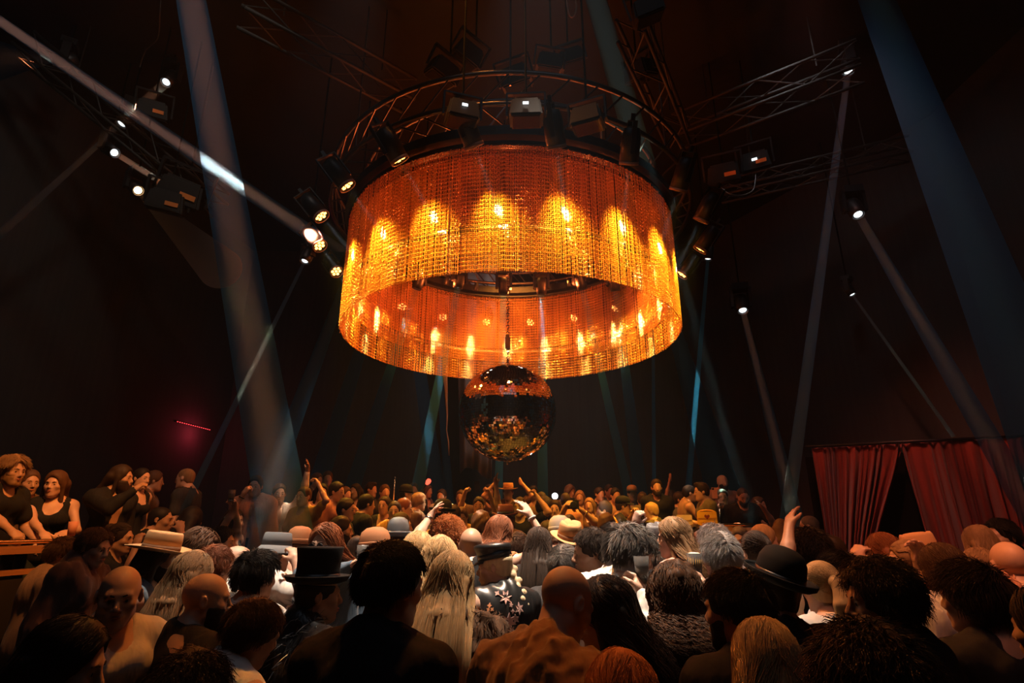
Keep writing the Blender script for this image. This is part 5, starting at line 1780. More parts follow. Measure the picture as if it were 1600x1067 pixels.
# ---- back of the hall under the ball
P(646, 766, 10.4, 170, 'dim dark-clothed man at the back left of the wide teal beam', 'short', 'dark', 'tee', 'black', 'tan')
P(668, 768, 10.6, 120, 'woman with brown hair beside the wide teal beam', 'long', 'brown', 'tank', 'mauve', 'fair', True)
P(690, 776, 10.2, 200, 'pale-shirted person standing inside the wide teal beam', 'short', 'dark', 'tee', 'white', 'fair')
P(720, 778, 9.8, 190, 'dim person in brown between the two teal beams and the phone holder', 'short', 'brown', 'tee', 'brown', 'tan')
P(722, 808, 7.4, 180, 'stooped person in mustard behind the curly grey-brown head', 'short', 'brown', 'sweater', 'mustard', 'tan', pitch=20)
ph1 = P(748, 791, 8.2, 182, 'person filming with a phone held before the face below the ball', 'short', 'dark', 'tee', 'black', 'tan', L='cam', R='cam')
P(765, 768, 10.6, 170, 'tall long-haired figure in dark brown under the ball', 'long', 'dark', 'tank', 'brown', 'tan')
P(794, 770, 9.6, 185, 'person in a straw hat with both arms over the head', 'short', 'brown', 'tee', 'brown', 'tan', hat=('flat', 'tan', 'brown'), L='head', R='head')
rh = P(790, 808, 6.3, 10, 'person in a maroon fedora and red jacket below the ball', 'bob', 'brown', 'jacket', 'maroon', 'fair', True, hat=('fedora', 'maroon', 'black', -4), ease=.03)
P(812, 793, 7.6, 200, 'dancer with an arm across the brow right of the maroon fedora', 'short', 'brown', 'tee', 'black', 'tan', L='head', R='up')
P(833, 770, 10.2, 175, 'dark-haired woman standing still at the back right of the ball', 'long', 'black', 'tank', 'black', 'tan', True)
P(846, 782, 9.3, 350, 'person in a loose brown shirt with back turned, right of the ball', 'short', 'dark', 'shirt', 'brown', 'tan', ease=.03)
P(850, 796, 8.0, 330, 'dark round head of hair left of the long-haired frontal woman', 'afro', 'black', 'tee', 'black', 'brown')
P(867, 796, 7.9, 188, 'woman with long dark hair and earrings facing us with a drink', 'long', 'dark', 'strapless', 'brown', 'fair', True, R='hold', hl=.3)
P(884, 784, 9.2, 10, 'tall person in a salmon shirt turned away beneath the white flash', 'short', 'dark', 'shirt', 'salmon', 'tan')
cm_ = P(889, 824, 6.1, 195, 'bearded man holding a camera over his head with both hands', 'short', 'black', 'tank', 'rust', 'tan', beard='short', L=(912, 800, 5.95, (.8, 0, .2), .7), R=(883, 792, 5.9, (.8, 0, .2), .7), pitch=-10)
P(891, 770, 10.4, 150, 'dim head of brown hair at the back above the held camera', 'mop', 'brown', 'tee', 'brown', 'tan')
P(906, 778, 10.0, 190, 'dim woman with fair hair at the back right of the held camera', 'long', 'dblond', 'tank', 'tan', 'fair', True)
P(921, 790, 9.4, 200, 'woman with long light brown hair in the dim right of the camera man', 'long', 'dblond', 'tank', 'brown', 'fair', True)
P(937, 773, 9.8, 150, 'man in a dark suit with open collar at the back', 'short', 'dark', 'jacket', 'black', 'fair')
P(952, 768, 10.6, 160, 'man behind the dark suit, head just showing', 'short', 'dark', 'tee', 'char', 'tan')
P(962, 775, 9.6, 170, 'grinning man in a grey shirt next to the dark suit', 'short', 'black', 'tee', 'tan', 'tan', mouth=True)
P(974, 792, 8.2, 100, 'person in a shiny black cap flicking a hand up', 'short', 'dark', 'tee', 'black', 'tan', hat=('cap', 'black', 'black', 0, 0), L=(990, 800, 7.9, (.5, 0, -1), .5))
P(944, 798, 7.9, 280, 'man in a mustard shirt rubbing his face beside the cap wearer', 'short', 'dark', 'shirt', 'mustard', 'tan', R='face')
P(988, 772, 9.9, 175, 'person in a light-topped cap behind the shiny black cap', 'short', 'dark', 'jacket', 'brown', 'tan', hat=('cap', 'tan', 'black'))
P(1004, 782, 9.2, 10, 'broad person in an olive jacket with back turned', 'short', 'dark', 'jacket', 'olive', 'tan', ease=.03)
P(1026, 762, 8.9, 185, 'tall bearded man in a black shirt standing above the crowd', 'short', 'dark', 'shirt', 'black', 'fair', beard='short')
P(1017, 800, 8.3, 280, 'person with short golden hair and olive tee in left profile', 'short', 'blond', 'tee', 'olive', 'fair', body=320)
P(948, 825, 5.3, 10, 'man with short brown hair seen from behind above the white shirt man', 'short', 'brown', 'tee', 'rust', 'tan')
P(957, 850, 4.0, 5, 'dark hair seen from behind between two men left of the white shirt', 'short', 'dark', 'tee', 'black', 'tan')
# ---- right terrace
P(1050, 778, 9.6, 20, 'dancer with one arm raised straight up left of the right terrace', 'long', 'dark', 'tank', 'tan', 'tan', True, L=(1046, 752, 9.5, (.3, 0, -1), .1))
P(1063, 782, 8.9, 120, 'dim person in a sparkly sleeve beside the raised straight arm', 'short', 'dark', 'long', 'grey', 'tan', R='face')
P(1078, 771, 8.7, 95, 'woman in a gold dress touching her cheek on the right terrace', 'tied', 'black', 'dress', 'tan', 'fair', True, R='face')
P(1096, 769, 8.6, 272, 'person with short dark hair and patterned tee facing left on the right terrace', 'quiff', 'dark', 'tee', 'olive', 'fair', L='hold')
pw = P(1129, 777, 8.4, 195, 'woman in a black strapless top holding up a phone', 'tied', 'dark', 'strapless', 'black', 'fair', True, R=(1113, 784, 8.1, (.6, 0, -1), .7), L=(1132, 797, 8.1, (.6, 0, -1), .8))
P(1129, 754, 9.0, 170, 'bald man in a salmon shirt behind the strapless top', 'bald', 'dark', 'shirt', 'salmon', 'fair', beard='short')
P(1161, 776, 8.0, 188, 'stout bearded man in a black T-shirt looking down at his hands', 'buzz', 'dark', 'tee', 'black', 'tan', beard='short', pitch=26, L='clap', R='hold', wide=1.25)
P(1186, 790, 8.3, 140, 'dim person standing behind the stout bearded man', 'long', 'dark', 'tank', 'brown', 'tan', True)
P(1222, 830, 6.2, 30, 'dim person in brown below the raised hand', 'long', 'brown', 'tank', 'brown', 'tan', True)
P(1264, 823, 6.5, 305, 'man in a black jacket at the left end of the red curtain', 'buzz', 'salt', 'jacket', 'black', 'tan', body=330, pitch=4)
# ------------------------------------------------------------------ things people hold, wear and set down
from mathutils.bvhtree import BVHTree
bpy.context.view_layer.update()
BYLABEL = {o.get('label'): r for r in PEOPLE for o in [r.o]}


def who(words):
    return [r for r in PEOPLE if words in r.o['label']][0]


M_PLASTIC = mat('frosted_cup', (0.85, 0.83, 0.80), 0.15)
M_PLASTIC.node_tree.nodes['Principled BSDF'].inputs['Transmission Weight'].default_value = 0.88
M_BEER = mat('beer', (0.85, 0.42, 0.06), 0.15)
M_BEER.node_tree.nodes['Principled BSDF'].inputs['Transmission Weight'].default_value = 0.3
M_FOAM = mat('beer_foam', (0.8, 0.74, 0.62), 0.8)
M_GLASS = mat('drinking_glass', (0.95, 0.95, 0.95), 0.05)
M_GLASS.node_tree.nodes['Principled BSDF'].inputs['Transmission Weight'].default_value = 0.9
M_PINKCUP = mat('pink_paper_cup', (0.62, 0.28, 0.20), 0.6)
M_PHONE = mat('phone_glass', (0.012, 0.012, 0.014), 0.12)
M_CASE = mat('phone_case', (0.75, 0.40, 0.28), 0.4)
M_CAMBODY = mat('camera_body', (0.02, 0.02, 0.02), 0.5)
M_YELLOW = mat('yellow_leather', (0.80, 0.46, 0.04), 0.45)
M_PALE = mat('pale_leather', (0.66, 0.50, 0.42), 0.5)
M_DARKRED = mat('dark_red_print', (0.22, 0.03, 0.02), 0.6)
M_PRINT = mat('white_print', (0.62, 0.60, 0.57), 0.8)
M_EMBRO = mat('pink_embroidery', (0.58, 0.36, 0.32), 0.75)
M_EMBRO2 = mat('rust_embroidery', (0.60, 0.26, 0.12), 0.75)


def cup(p, label, kind='plastic', s=1.0, group=None):
    e = empty('drink_cup', p)
    e.scale = (s,) * 3
    m = {'plastic': M_PLASTIC, 'beer': M_GLASS, 'pink': M_PINKCUP, 'glass': M_GLASS}[kind]
    MB().lathe([(.028, -.06), (.037, .06), (.035, .06), (.0265, -.056), (.0001, -.056)], 20).build('cup_wall', m, e, smooth=True)
    if kind == 'beer':
        MB().lathe([(.026, -.054), (.034, .045), (.0001, .045)], 18).build('beer', M_BEER, e, smooth=True)
        MB().lathe([(.0335, .045), (.034, .058), (.015, .064), (.0001, .064)], 18).build('foam', M_FOAM, e, smooth=True)
    elif kind in ('plastic', 'glass'):
        MB().lathe([(.026, -.054), (.033, .02), (.0001, .02)], 18).build('drink', M_BEER if kind == 'glass' else M_GLASS, e, smooth=True)
    tag(e, label, 'drink', group)
    return e


def phone(p, look, label, case=M_PHONE):
    """phone whose back looks along look"""
    e = empty('mobile_phone', p, Vector(look).to_track_quat('-Y', 'Z').to_euler())
    MB().box((0, 0, 0), (.037, .004, .075)).build('case', case, e)
    MB().box((0, .0046, 0), (.034, .0008, .070)).build('screen', M_PHONE, e)
    MB().box((-.018, -.0055, .055), (.013, .002, .014)).build('camera_bump', M_PHONE, e)
    tag(e, label, 'phone')
    return e


cup(at(113, 826, 4.93), 'pink paper cup beside the sleeveless woman at the terrace rail', 'pink')
cup(who('black glitter dress').hand(-1) + Vector((.0, -.06, .05)), 'drink held low by the woman in the glitter dress', 'plastic')
cup(who('man in a white shirt').hand(1) + Vector((.02, .0, .045)), 'clear plastic cup beside the white shirt man', 'plastic')
cup(who('big mass of dark curls').hand(1) + Vector((-.01, .04, .055)), 'glass of amber beer held up beside the big dark curls', 'beer')
cup(who('bald man with sunglasses pushed').hand(1) + Vector((.0, .03, .06)), 'foaming beer held higher behind the other beer glass', 'beer')
cup(who('strapless top holding').hand(-1) + Vector((0, -.05, -.02)), 'tall glass in the hand of the woman in black strapless top', 'glass')
cup(who('earrings facing us').hand(1) + Vector((0, -.05, .05)), 'drink held by the long-haired woman facing us below the white flash', 'plastic')
cup(who('strawberry blond').hand(1) + Vector((0.02, -.07, .03)), 'cup held by the strawberry blond woman in denim', 'plastic')
h = who('filming with a phone')
phone((h.hand(1) + h.hand(-1)) / 2 + Vector((0, -.03, .04)), (0, -1, -.1), 'phone held up at eye level under the mirror ball')
phone(who('strapless top holding').hand(1) + Vector((0, -.045, .06)), (-.1, -1, 0), 'salmon cased phone held up on the right terrace', M_CASE)
# camera over the head
cp = (who('holding a camera').hand(1) + who('holding a camera').hand(-1)) / 2 + Vector((0, .02, .01))
ce = empty('photo_camera', cp, (0, 0, 0))
MB().box((0, 0, 0), (.065, .03, .045)).box((0, 0, .052), (.024, .024, .016)).build('camera_body', M_CAMBODY, ce)
MB().lathe([(.034, 0), (.036, .02), (.036, .09), (.030, .092), (.0001, .088)], 20, Matrix.Translation((0, -.03, -.005)) @ Matrix.Rotation(pi / 2, 4, 'X')).build('camera_lens', M_CAMBODY, ce, smooth=True)
MB().lathe([(.006, 0), (.008, .008), (.0001, .009)], 10, Matrix.Translation((.045, 0, .045))).build('shutter_button', M_SILVER, ce)
tag(ce, 'black camera held up overhead by the bearded man', 'camera')
# bright torch behind it
te = empty('phone_torch', at(867, 775, 9.0))
MB().box((0, .01, 0), (.037, .005, .075)).build('case', M_PHONE, te)
MB().lathe([(.0001, 0), (.035, .0), (.05, .012), (.02, .03), (.0001, .032)], 16, Matrix.Rotation(pi / 2, 4, 'X')).build('torch_light', glow('torch_white', (.9, .97, 1), 3.0), te, smooth=True)
tag(te, 'white glowing phone light above the long-haired woman facing us', 'phone')
re_ = empty('light_stick', at(666, 757, 10.2), (0, .6, 0))
MB().lathe([(.010, -.09), (.012, -.02), (.012, 0)], 10).build('grip', M_BLACK, re_, smooth=True)
MB().lathe([(.02, 0), (.045, .05), (.04, .10), (.0001, .12)], 12).build('red_tip', glow('red_glow', (1, .10, .05), 2.2), re_, smooth=True)
tag(re_, 'small red glowing light held up at the back beside the teal beam', 'light')


# bags on the right terrace ledge
def bag(p, w, h, rz, m, label, strap=True):
    e = empty('handbag', p, (0, 0, rz))
    bm = bmesh.new()
    bmesh.ops.create_cube(bm, size=1)
    for v in bm.verts:
        v.co = Vector((v.co.x * w * (1.06 if v.co.z < 0 else 1), v.co.y * .08, v.co.z * h))
    bmesh.ops.bevel(bm, geom=bm.edges[:], offset=.012, segments=2, affect='EDGES')
    me = bpy.data.meshes.new('bag_body')
    bm.to_mesh(me)
    bm.free()
    obj('bag_body', me, m, e)
    MB().box((0, -.043, h * .26), (w * .49, .004, h * .22)).build('flap', m, e)
    if strap:
        MB().tube([(-w * .46, 0, h * .48), (-w * .3, .02, h * .58), (0, .03, h * .62), (w * .3, .02, h * .58), (w * .46, 0, h * .48)], .008, 8).build('strap', m, e, smooth=True)
    tag(e, label, 'bag')
    return e


zl = 1.745
yb_ = at(1107, 803, 8.05)
zr = 1.824
yb_.z, bagh = zr + .105, .19
yb_.y, yb_.x = 8.0, 2.62
bg = bag(yb_, .25, bagh, -.28, M_YELLOW, 'yellow handbag with a dark red heart on the right terrace ledge')
hv = []
for t in np.linspace(0, 2 * pi, 28, endpoint=False):
    hv.append((.0022 * 16 * sin(t) ** 3, -.0495, .03 + .0022 * (13 * cos(t) - 5 * cos(2 * t) - 2 * cos(3 * t) - cos(4 * t))))
MB().raw(hv + [(x, -.046, z) for x, _, z in hv], [list(range(28)), list(range(28, 56))[::-1]] + [[i, 28 + i, 28 + (i + 1) % 28, (i + 1) % 28] for i in range(28)]).build('heart_print', M_DARKRED, bg)
fc = bpy.data.curves.new('lettering', 'FONT')
fc.body, fc.size, fc.align_x, fc.extrude = 'LOVE MOSCHINO', .026, 'CENTER', .001
fo = bpy.data.objects.new('lettering', fc)
COL.objects.link(fo)
bpy.context.view_layer.update()
fm = bpy.data.meshes.new_from_object(fo.evaluated_get(bpy.context.evaluated_depsgraph_get()))
bpy.data.objects.remove(fo)
fm.materials.clear()
lt = obj('lettering', fm, M_DARKRED, bg, (0, -.0505, -.055), (pi / 2, 0, 0))
pb = Vector((2.33, 8.06, zr + .085))
bag(pb, .20, .15, -.24, M_PALE, 'pale pink box bag standing left of the yellow bag', False)

# ---- jewellery and prints, each a part of who wears it


def surface_tree(r, names):
    V, Fc = [], []
    dg = bpy.context.evaluated_depsgraph_get()
    for ch in r.o.children:
        if ch.name.split('.')[0] in names:
            b0 = len(V)
            V += [ch.matrix_world @ v.co for v in ch.data.vertices]
            Fc += [[b0 + i for i in p.vertices] for p in ch.data.polygons]
    return BVHTree.FromPolygons(V, Fc)


def patch(r, tree, px, py, pts, m, name, lift=.004):
    """small flat shape laid on the cloth where the photo shows it; pts in metres, (right, up)"""
    o0 = Vector((0, 0, CAM_Z))
    V = []
    for u, w in pts:
        d = (at(px, py, 1.0) - o0).normalized()
        loc, n, i, dist = tree.ray_cast(o0, d)
        if loc is None:
            return
        rt = Vector((0, 0, 1)).cross(n).normalized() * -1
        rt = rt if rt.x > 0 else -rt
        up = n.cross(rt)
        up = up if up.z > 0 else -up
        q = loc + rt * u + up * w
        l2, n2, i2, d2 = tree.find_nearest(q)
        V.append((l2 + (l2 - q) * 0 + n.normalized() * lift) if l2 is not None else q)
    k = len(V)
    V2 = [v - n * .006 for v in V]
    c = sum(V, Vector()) / k
    cb = sum(V2, Vector()) / k
    inv = r.o.matrix_world.inverted()
    allv = [list(inv @ v) for v in V + V2 + [c, cb]]
    F = [[i, (i + 1) % k, 2 * k] for i in range(k)] + [[k + (i + 1) % k, k + i, 2 * k + 1] for i in range(k)] + [[i, k + i, k + (i + 1) % k, (i + 1) % k] for i in range(k)]
    return MB().raw(allv, F).build(name, m, r.o)


def flower(n, ro, ri, a0=0):
    return [((ro if i % 2 == 0 else ri) * cos(a0 + pi * i / n), (ro if i % 2 == 0 else ri) * sin(a0 + pi * i / n)) for i in range(2 * n)]


r = who('fisherman cap with')
tr_ = surface_tree(r, ('jacket',))
for px, py, ro, n, m in ((790, 932, .042, 7, M_EMBRO), (777, 927, .018, 4, M_EMBRO), (798, 945, .016, 5, M_EMBRO), (801, 955, .014, 4, M_EMBRO), (811, 951, .034, 6, M_EMBRO), (795, 972, .050, 7, M_EMBRO),
                         (806, 967, .026, 5, M_EMBRO), (798, 988, .034, 6, M_EMBRO), (765, 946, .015, 4, M_EMBRO2), (769, 952, .013, 4, M_EMBRO2), (763, 952, .012, 4, M_EMBRO2)):
    patch(r, tr_, px, py, flower(n, ro, ro * .48, px), m, 'embroidered_flower')
r = who('cropped silver hair')
tr_ = surface_tree(r, ('t_shirt',))
patch(r, tr_, 1128, 921, [(-.045, -.03), (-.02, -.032), (.03, -.02), (.055, .0), (.06, .015), (.02, .012), (-.015, .018), (-.045, .005)], M_PRINT, 'white_print')
patch(r, tr_, 1137, 911, flower(5, .02, .014), M_PRINT, 'white_print')


def neck_loop(r, rad, drop, m, name, beads=0, tube=.0025):
    c = r.TT(0, .0, .485)
    pts = []
    for t in np.linspace(0, 2 * pi, 36, endpoint=False):
        f = max(0, sin(t))
        p = c + r.T @ np.array((rad * cos(t), rad * .9 * sin(t) + .012 + .03 * f, .03 - drop * f ** 1.5 - .01 * (1 - f)))
        pts.append(p)
    mb = MB()
    if beads:
        for p in pts:
            mb.lathe([(1e-5, -beads), (beads, 0), (1e-5, beads)], 8, Matrix.Translation(p.tolist()))
    mb.tube(pts, tube, 6, closed=True)
    return mb.build(name, m, r.o, smooth=True)


neck_loop(who('gold necklace facing'), .080, .13, M_GOLD, 'necklace', .009)
neck_loop(who('bowler hat and'), .074, .02, M_GLASSF, 'neck_cord', 0, .002)
neck_loop(who('open denim vest'), .082, .24, M_GLASSF, 'necklace', .005)
neck_loop(who('sleeveless turtleneck'), .078, .26, M_GOLD, 'necklace', 0, .002)
neck_loop(who('pendant in a dark'), .070, .10, M_GOLD, 'necklace', .004)


def wristband(r, q, m, name, w=.012, rad=.034, back=.02):
    sh, el, wr, fd, nn, cl, pt = r.J[q]
    M = Matrix.Translation((wr - fd * back).tolist()) @ Vector(fd.tolist()).to_track_quat('Z', 'Y').to_matrix().to_4x4()
    return MB().lathe([(rad - .006, -w), (rad, -w), (rad, w), (rad - .006, w), (rad - .006, -w)], 18, M).build(name, m, r.o, smooth=True)


wristband(who('watch-wearing'), -1, M_SILVER, 'wrist_watch')
wristband(who('holding a camera'), -1, M_GOLD, 'bracelet', .006)
wristband(who('orange tee and black'), 1, M_SILVER, 'bracelet', .008)
wristband(who('black glitter dress'), 1, M_GLASSF, 'bracelet', .006)
wristband(who('stretching an arm out'), 1, M_PRINT, 'bracelet', .006)
wristband(who('bucket hat and'), 1, M_SILVER, 'bracelet', .008)
wristband(who('open denim vest'), 1, M_PRINT, 'wristband', .010)
for w_, q in (('strapless top holding', 1), ('earrings facing us', 1), ('earrings facing us', -1)):
    r = who(w_)
    r.hadd('earring', MB().tube([(.085 * q, -.008 + .012 * cos(t), -.050 + .012 * sin(t)) for t in np.linspace(0, 2 * pi, 12, endpoint=False)], .0022, 5, closed=True), M_GOLD)
# glitter on the dress
r = who('black glitter dress')
tr_ = surface_tree(r, ('dress',))
rg = np.random.default_rng(4)
V, Fc = [], []
inv = r.o.matrix_world.inverted()
for k in range(60):
    px, py = 352 + 14 * rg.random(), 812 + 12 * rg.random()
    o0 = Vector((0, 0, CAM_Z))
    loc, n, i, dist = tr_.ray_cast(o0, (at(px + k % 7, py, 1) - o0).normalized())
    if loc is None:
        continue
    c = inv @ (loc + n * .004)
    b0 = len(V)
    V += [list(c + Vector((.006, 0, 0))), list(c + Vector((0, 0, .006))), list(c - Vector((.006, 0, 0))), list(c - Vector((0, 0, .006))), list(c + inv.to_3x3() @ n * .004)]
    Fc += [[b0, b0 + 1, b0 + 4], [b0 + 1, b0 + 2, b0 + 4], [b0 + 2, b0 + 3, b0 + 4], [b0 + 3, b0, b0 + 4]]
if V:
    MB().raw(V, Fc).build('sequins', M_GOLD, r.o)

# ------------------------------------------------------------------ ceiling rig
M_TRUSS = mat('truss_black', (0.014, 0.012, 0.011), 0.6, 0.1)


def truss(a, b, w, label, group=None):
    a, b = Vector(a), Vector(b)
    e = empty('lighting_truss', a)
    d = b - a
    M = d.to_track_quat('X', 'Z').to_matrix()
    y, z = M @ Vector((0, 1, 0)), M @ Vector((0, 0, 1))
    n = max(3, int(d.length / (w * 1.3)))
    for sy, sz in ((-1, -1), (1, -1), (1, 1), (-1, 1)):
        q = y * sy * w / 2 + z * sz * w / 2
        MB().tube([q, d + q], .025, 8).build('chord', M_TRUSS, e, smooth=True)
    mb = MB()
    cs = [(-1, -1), (1, -1), (1, 1), (-1, 1)]
    for k in range(n):
        for f in range(4):
            c0, c1 = cs[f], cs[(f + 1) % 4]
            if k % 2:
                c0, c1 = c1, c0
            mb.tube([d * (k / n) + y * c0[0] * w / 2 + z * c0[1] * w / 2, d * ((k + 1) / n) + y * c1[0] * w / 2 + z * c1[1] * w / 2], .011, 5)
    mb.build('bracing', M_TRUSS, e)
    for t in (.2, .8):
        p = d * t + z * w / 2
        MB().tube([p, p + Vector((0, 0, max(.05, CEIL - a.z - p.z - .002)))], .01, 5).build('hoist_cable', M_TRUSS, e)
    tag(e, label, 'truss', group)
    return e


truss(at(1058, 206, 9.5), at(1345, 96, 8.0), .42, 'dark truss with faint amber edges right of the chandelier')
truss(at(1125, 300, 10.5), at(1420, 232, 9.4), .30, 'barely visible truss below the amber edged one at right')
truss(at(40, 70, 8.3), at(345, 322, 9.0), .34, 'dark truss on the left that carries the small beam lamps')
truss(at(380, 10, 7.0), at(640, 150, 8.4), .36, 'dim truss running up left of the chandelier top')
truss(at(985, 40, 6.6), at(1060, 215, 8.6), .32, 'dim truss just right of the teal beam over the chandelier')

M_STICK = mat('orange_sticker', (0.75, 0.25, 0.06), 0.6)
M_CASEBLK = mat('fixture_case', (0.006, 0.006, 0.006), 0.6)
M_IND = glow('display_white', (.8, .95, 1), 2.5)


def flood(p, rot, label, s=1.0, sticker=False, display=False):
    e = empty('flood_spotlight', p, rot)
    e.scale = (s,) * 3
    bm = bmesh.new()
    bmesh.ops.create_cube(bm, size=1)
    for v in bm.verts:
        k = .82 if v.co.z > 0 else 1
        v.co = Vector((v.co.x * .42 * k, v.co.y * .34 * k, v.co.z * .26))
    bmesh.ops.bevel(bm, geom=bm.edges[:], offset=.025, segments=2, affect='EDGES')
    me = bpy.data.meshes.new('housing')
    bm.to_mesh(me)
    bm.free()
    obj('housing', me, M_CASEBLK, e)
    MB().box((.24, 0, .1), (.012, .03, .16)).box((-.24, 0, .1), (.012, .03, .16)).box((0, 0, .26), (.25, .03, .012)).build('yoke', M_BLACK, e)
    MB().box((0, 0, -.132), (.17, .13, .006)).build('front_glass', M_PHONE, e)
    if sticker:
        MB().box((.08, -.172, -.02), (.07, .003, .025)).build('orange_sticker', M_STICK, e)
    if display:
        MB().box((0, -.172, .02), (.035, .004, .016)).build('display', M_IND, e)
    w = Matrix.LocRotScale(Vector(p), Euler(rot), None)
    t = w @ Vector((0, 0, .26 * s))
    iv = w.inverted()
    MB().tube([(iv @ t) / s, (iv @ Vector((t.x, t.y, CEIL - .002))) / s], .012 / s, 6).build('drop_pole', M_POLE, e)
    tag(e, label, 'stage light')
    return e


for (px, py, d, rot, lab, s, st, di) in (
        (730, 85, 7.2, (.5, .3, .6), 'dark floodlight box tilted up left above the chandelier', .9, 0, 0),
        (692, 112, 7.0, (.4, .2, .7), 'lower of two dark floodlight boxes left above the chandelier', .9, 0, 0),
        (806, 122, 6.9, (.4, -.2, -.25), 'dark floodlight box just above the ring centre', .9, 0, 0),
        (858, 100, 7.2, (.3, .1, .1), 'dark floodlight box right above the ring centre', .8, 0, 0),
        (893, 92, 7.4, (.3, -.2, -.2), 'dark floodlight box left of the teal beam', .8, 0, 0),
        (1000, 112, 7.4, (.4, .1, -.9), 'dark floodlight box right of the teal beam', .9, 0, 0),
        (1010, 18, 6.2, (.3, -.3, -.2), 'dark floodlight box at the top edge right of the teal beam', .8, 0, 0),
        (722, 178, 5.75, (.1, 0, .3), 'dark head on the ring with a small lit display, left of the other', .8, 0, 1),
        (822, 176, 5.7, (.1, 0, -.05), 'dark head on the near ring with the wider lit display', .8, 0, 1),
        (918, 186, 5.8, (.1, 0, -.4), 'unlit dark head on the ring just left of the teal beam', .8, 0, 0),
        (285, 300, 8.5, (.5, .2, .5), 'black fixture box with an orange sticker at the left truss', 1.5, 1, 0),
        (262, 316, 8.3, (.4, .1, .4), 'lower black fixture box with an orange sticker at the left truss', 1.2, 1, 0),
        (240, 172, 8.5, (.5, 0, .5), 'black fixture box with an orange sticker by the slanting beam', 1.0, 1, 0),
        (1130, 272, 9.0, (.5, 0, -.4), 'black fixture box with an orange sticker right of the chandelier', 1.2, 1, 0),
        (1180, 252, 9.0, (.5, 0, -.5), 'black fixture box with an orange sticker under the right truss', 1.1, 1, 1)):
    flood(at(px, py, d), rot, lab, s, st, di)


def cable(pts, label, m=M_STEEL, r=.008):
    P = [Vector(p) for p in pts]
    n = 24
    Q = []
    for k in range(n + 1):
        t = k / n * (len(P) - 1)
        i = min(int(t), len(P) - 2)
        f = t - i
        p0, p1, p2, p3 = P[max(i - 1, 0)], P[i], P[i + 1], P[min(i + 2, len(P) - 1)]
        Q.append(.5 * ((2 * p1) + (p2 - p0) * f + (2 * p0 - 5 * p1 + 4 * p2 - p3) * f * f + (3 * p1 - p0 - 3 * p2 + p3) * f ** 3))
    o = MB().tube(Q, r, 6).build('cable', m, smooth=True)
    tag(o, label, 'cable')
    return o


cable([at(884, -12, 6.2), at(888, 18, 6.1), at(894, 27, 6.1), at(900, 16, 6.1), at(899, -12, 6.2)], 'looped cable hanging at the top edge left of the teal beam', mat('amber_cable', (.35, .18, .1), .5))
cable([at(1126, 292, 8.9), at(1140, 303, 8.8), at(1160, 305, 8.8), at(1177, 296, 8.8), at(1181, 272, 8.9)], 'thin cable loop drooping right of the chandelier')
cable([at(218, 105, 8.4), at(228, 78, 8.3), at(246, 60, 8.2), at(250, 20, 8.0), at(252, -20, 8.0)], 'thin cable rising from the left truss to the top edge')

# strap behind the ball, and grey cloth added for a lit wall patch
SV, SF = [], []
for k, (px, py, w, tw) in enumerate(((694, 560, 8, 0), (695, 588, 8, .1), (697, 605, 5, .4), (698, 628, 3.5, .6), (699, 648, 3, .9), (698, 672, 2.6, 1.2), (701, 690, 2.6, .9), (702, 712, 2.2, .8))):
    c = at(px, py, 11.5)
    hw = w / F_PX * 11.5 / 2
    SV += [list(c + Vector((hw * cos(tw), hw * sin(tw), 0))), list(c - Vector((hw * cos(tw), hw * sin(tw), 0)))]
    if k:
        SF.append([2 * k - 2, 2 * k - 1, 2 * k + 1, 2 * k])
SV[0][2] = SV[1][2] = CEIL
M_STRAP = mat('grey_strap', (.5, .46, .44), .8)
so = obj('hanging_strap', new_mesh('hanging_strap', np.array(SV), SF), M_STRAP)
so.modifiers.new('thick', 'SOLIDIFY').thickness = .008
tag(so, 'twisted grey fabric strap hanging left of the mirror ball', 'strap')
M_GREYCL = mat('lit_patch_grey', (.22, .22, .23), .9, bump=((12, 12, 4), .6))
gx0, gx1 = at(702, 640, 13.4), at(776, 640, 13.4)
gz1, gz0 = CEIL, at(740, 742, 13.4).z
nu, nv = 24, 14
GV = []
for jv in range(nv + 1):
    for iu in range(nu + 1):
        u, v = iu / nu, jv / nv
        x = gx0.x + (gx1.x - gx0.x) * (u * (1 - .35 * v) + .25 * v)
        GV.append((x, gx0.y + .12 * sin(u * 14 + v * 2) * (.3 + v), gz1 + (gz0 - gz1) * v + .12 * v * sin(u * 5)))
GF = [[j * (nu + 1) + i, (j + 1) * (nu + 1) + i, (j + 1) * (nu + 1) + i + 1, j * (nu + 1) + i + 1] for j in range(nv) for i in range(nu)]
go = obj('lit_patch_cloth', new_mesh('lit_patch_cloth', np.array(GV), GF), M_GREYCL)
go.modifiers.new('thick', 'SOLIDIFY').thickness = .01
tag(go, 'grey cloth added for a lit wall patch behind the lower left of the mirror ball', 'cloth')
pz = at(617, 745, 10.9)
po = MB().tube([(pz.x, pz.y, .951), (pz.x, pz.y, pz.z)], .016, 8).lathe([(.10, .951), (.10, .965), (.02, .98)], 16, Matrix.Translation((pz.x, pz.y, 0))).build('pole', M_BRASS, smooth=True)
tag(po, 'thin upright bronze pole above the back crowd at centre left', 'pole')

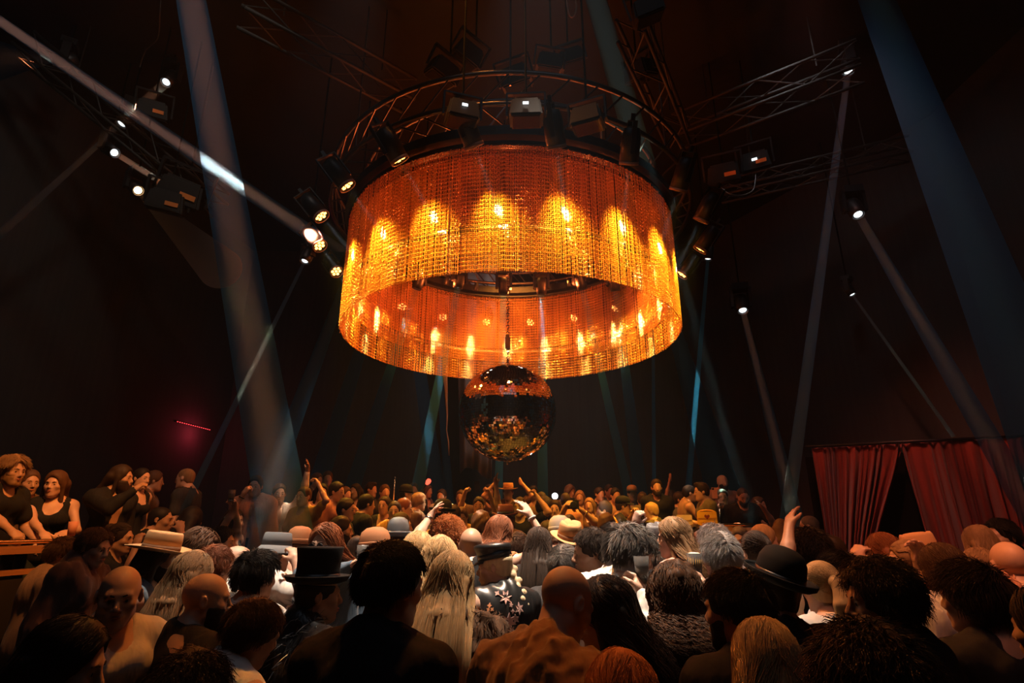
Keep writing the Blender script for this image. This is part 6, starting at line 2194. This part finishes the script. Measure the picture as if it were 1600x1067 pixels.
# ---- left wall: dark doorway with a red light strip, small wall lamps
M_DOOR = mat('dark_red_panel', (.16, .04, .05), .7)
dy = 13.2
wx = lambda y: PL0[0] + (PL1[0] - PL0[0]) * (y - PL0[1]) / (PL1[1] - PL0[1])
ang = atan2(PL1[1] - PL0[1], PL1[0] - PL0[0])
R2 = Matrix.Rotation(ang, 3, 'Z')
dp = Vector((wx(dy) + .06, dy, 0))
dr = MB().box(dp + Vector((0, 0, 2.45)), (.62, .03, 1.5), R2).build('door_1', M_DOOR)
dr['kind'] = 'structure'
e = empty('led_strip', dp + Vector((.10, 0, 4.05)), (0, 0, ang))
MB().box((0, 0, 0), (.62, .02, .015)).build('strip_rail', M_BLACK, e)
lm = MB()
for k in range(16):
    lm.box((-.57 + .076 * k, -.024, 0), (.014, .006, .008))
lm.build('red_leds', glow('red_led', (1, .05, .06), 2.0), e)
tag(e, 'row of tiny red lights above the dim red doorway on the left wall', 'light')
l_ = add_point('led_strip_glow', dp + Vector((.4, -.1, 3.85)), 14, (1.0, .06, .10), .1)
for (px, py, c_, lab, st) in ((67, 500, (1, .15, .08), 'highest tiny red wall light at far left', 1.2), (53, 551, (1, .42, .1), 'tiny orange wall light below the red one at far left', 1.6), (28, 628, (1, .10, .08), 'lowest tiny red wall light at far left', 1.0),
                              (346, 574, (1, .12, .08), 'tiny red wall light behind the wide pale beam', .8), (346, 615, (1, .45, .12), 'tiny orange wall light under a red one behind the wide beam', 1.4)):
    d0 = (at(px, py, 1) - Vector((0, 0, CAM_Z)))
    ax_, ay_ = PL0[0], PL0[1]
    ux, uy = PL1[0] - PL0[0], PL1[1] - PL0[1]
    t = (ax_ * uy - ay_ * ux) / (d0.x * uy - d0.y * ux)
    p = Vector((0, 0, CAM_Z)) + d0 * (t - .06)
    e = empty('wall_lamp', p, (0, 0, ang))
    MB().box((0, .0, 0), (.05, .03, .07)).build('back_plate', M_BLACK, e)
    MB().lathe([(.0001, 0), (.022, 0), (.018, .02), (.0001, .024)], 10, Matrix.Translation((0, -.03, 0)) @ Matrix.Rotation(pi / 2, 4, 'X')).build('lamp_glass', glow('wall_lamp_glow', c_, st), e, smooth=True)
    tag(e, lab, 'lamp')
for o in list(SC.objects):
    if 'top' in o.keys() and o.name.startswith('person'):
        del o['top']
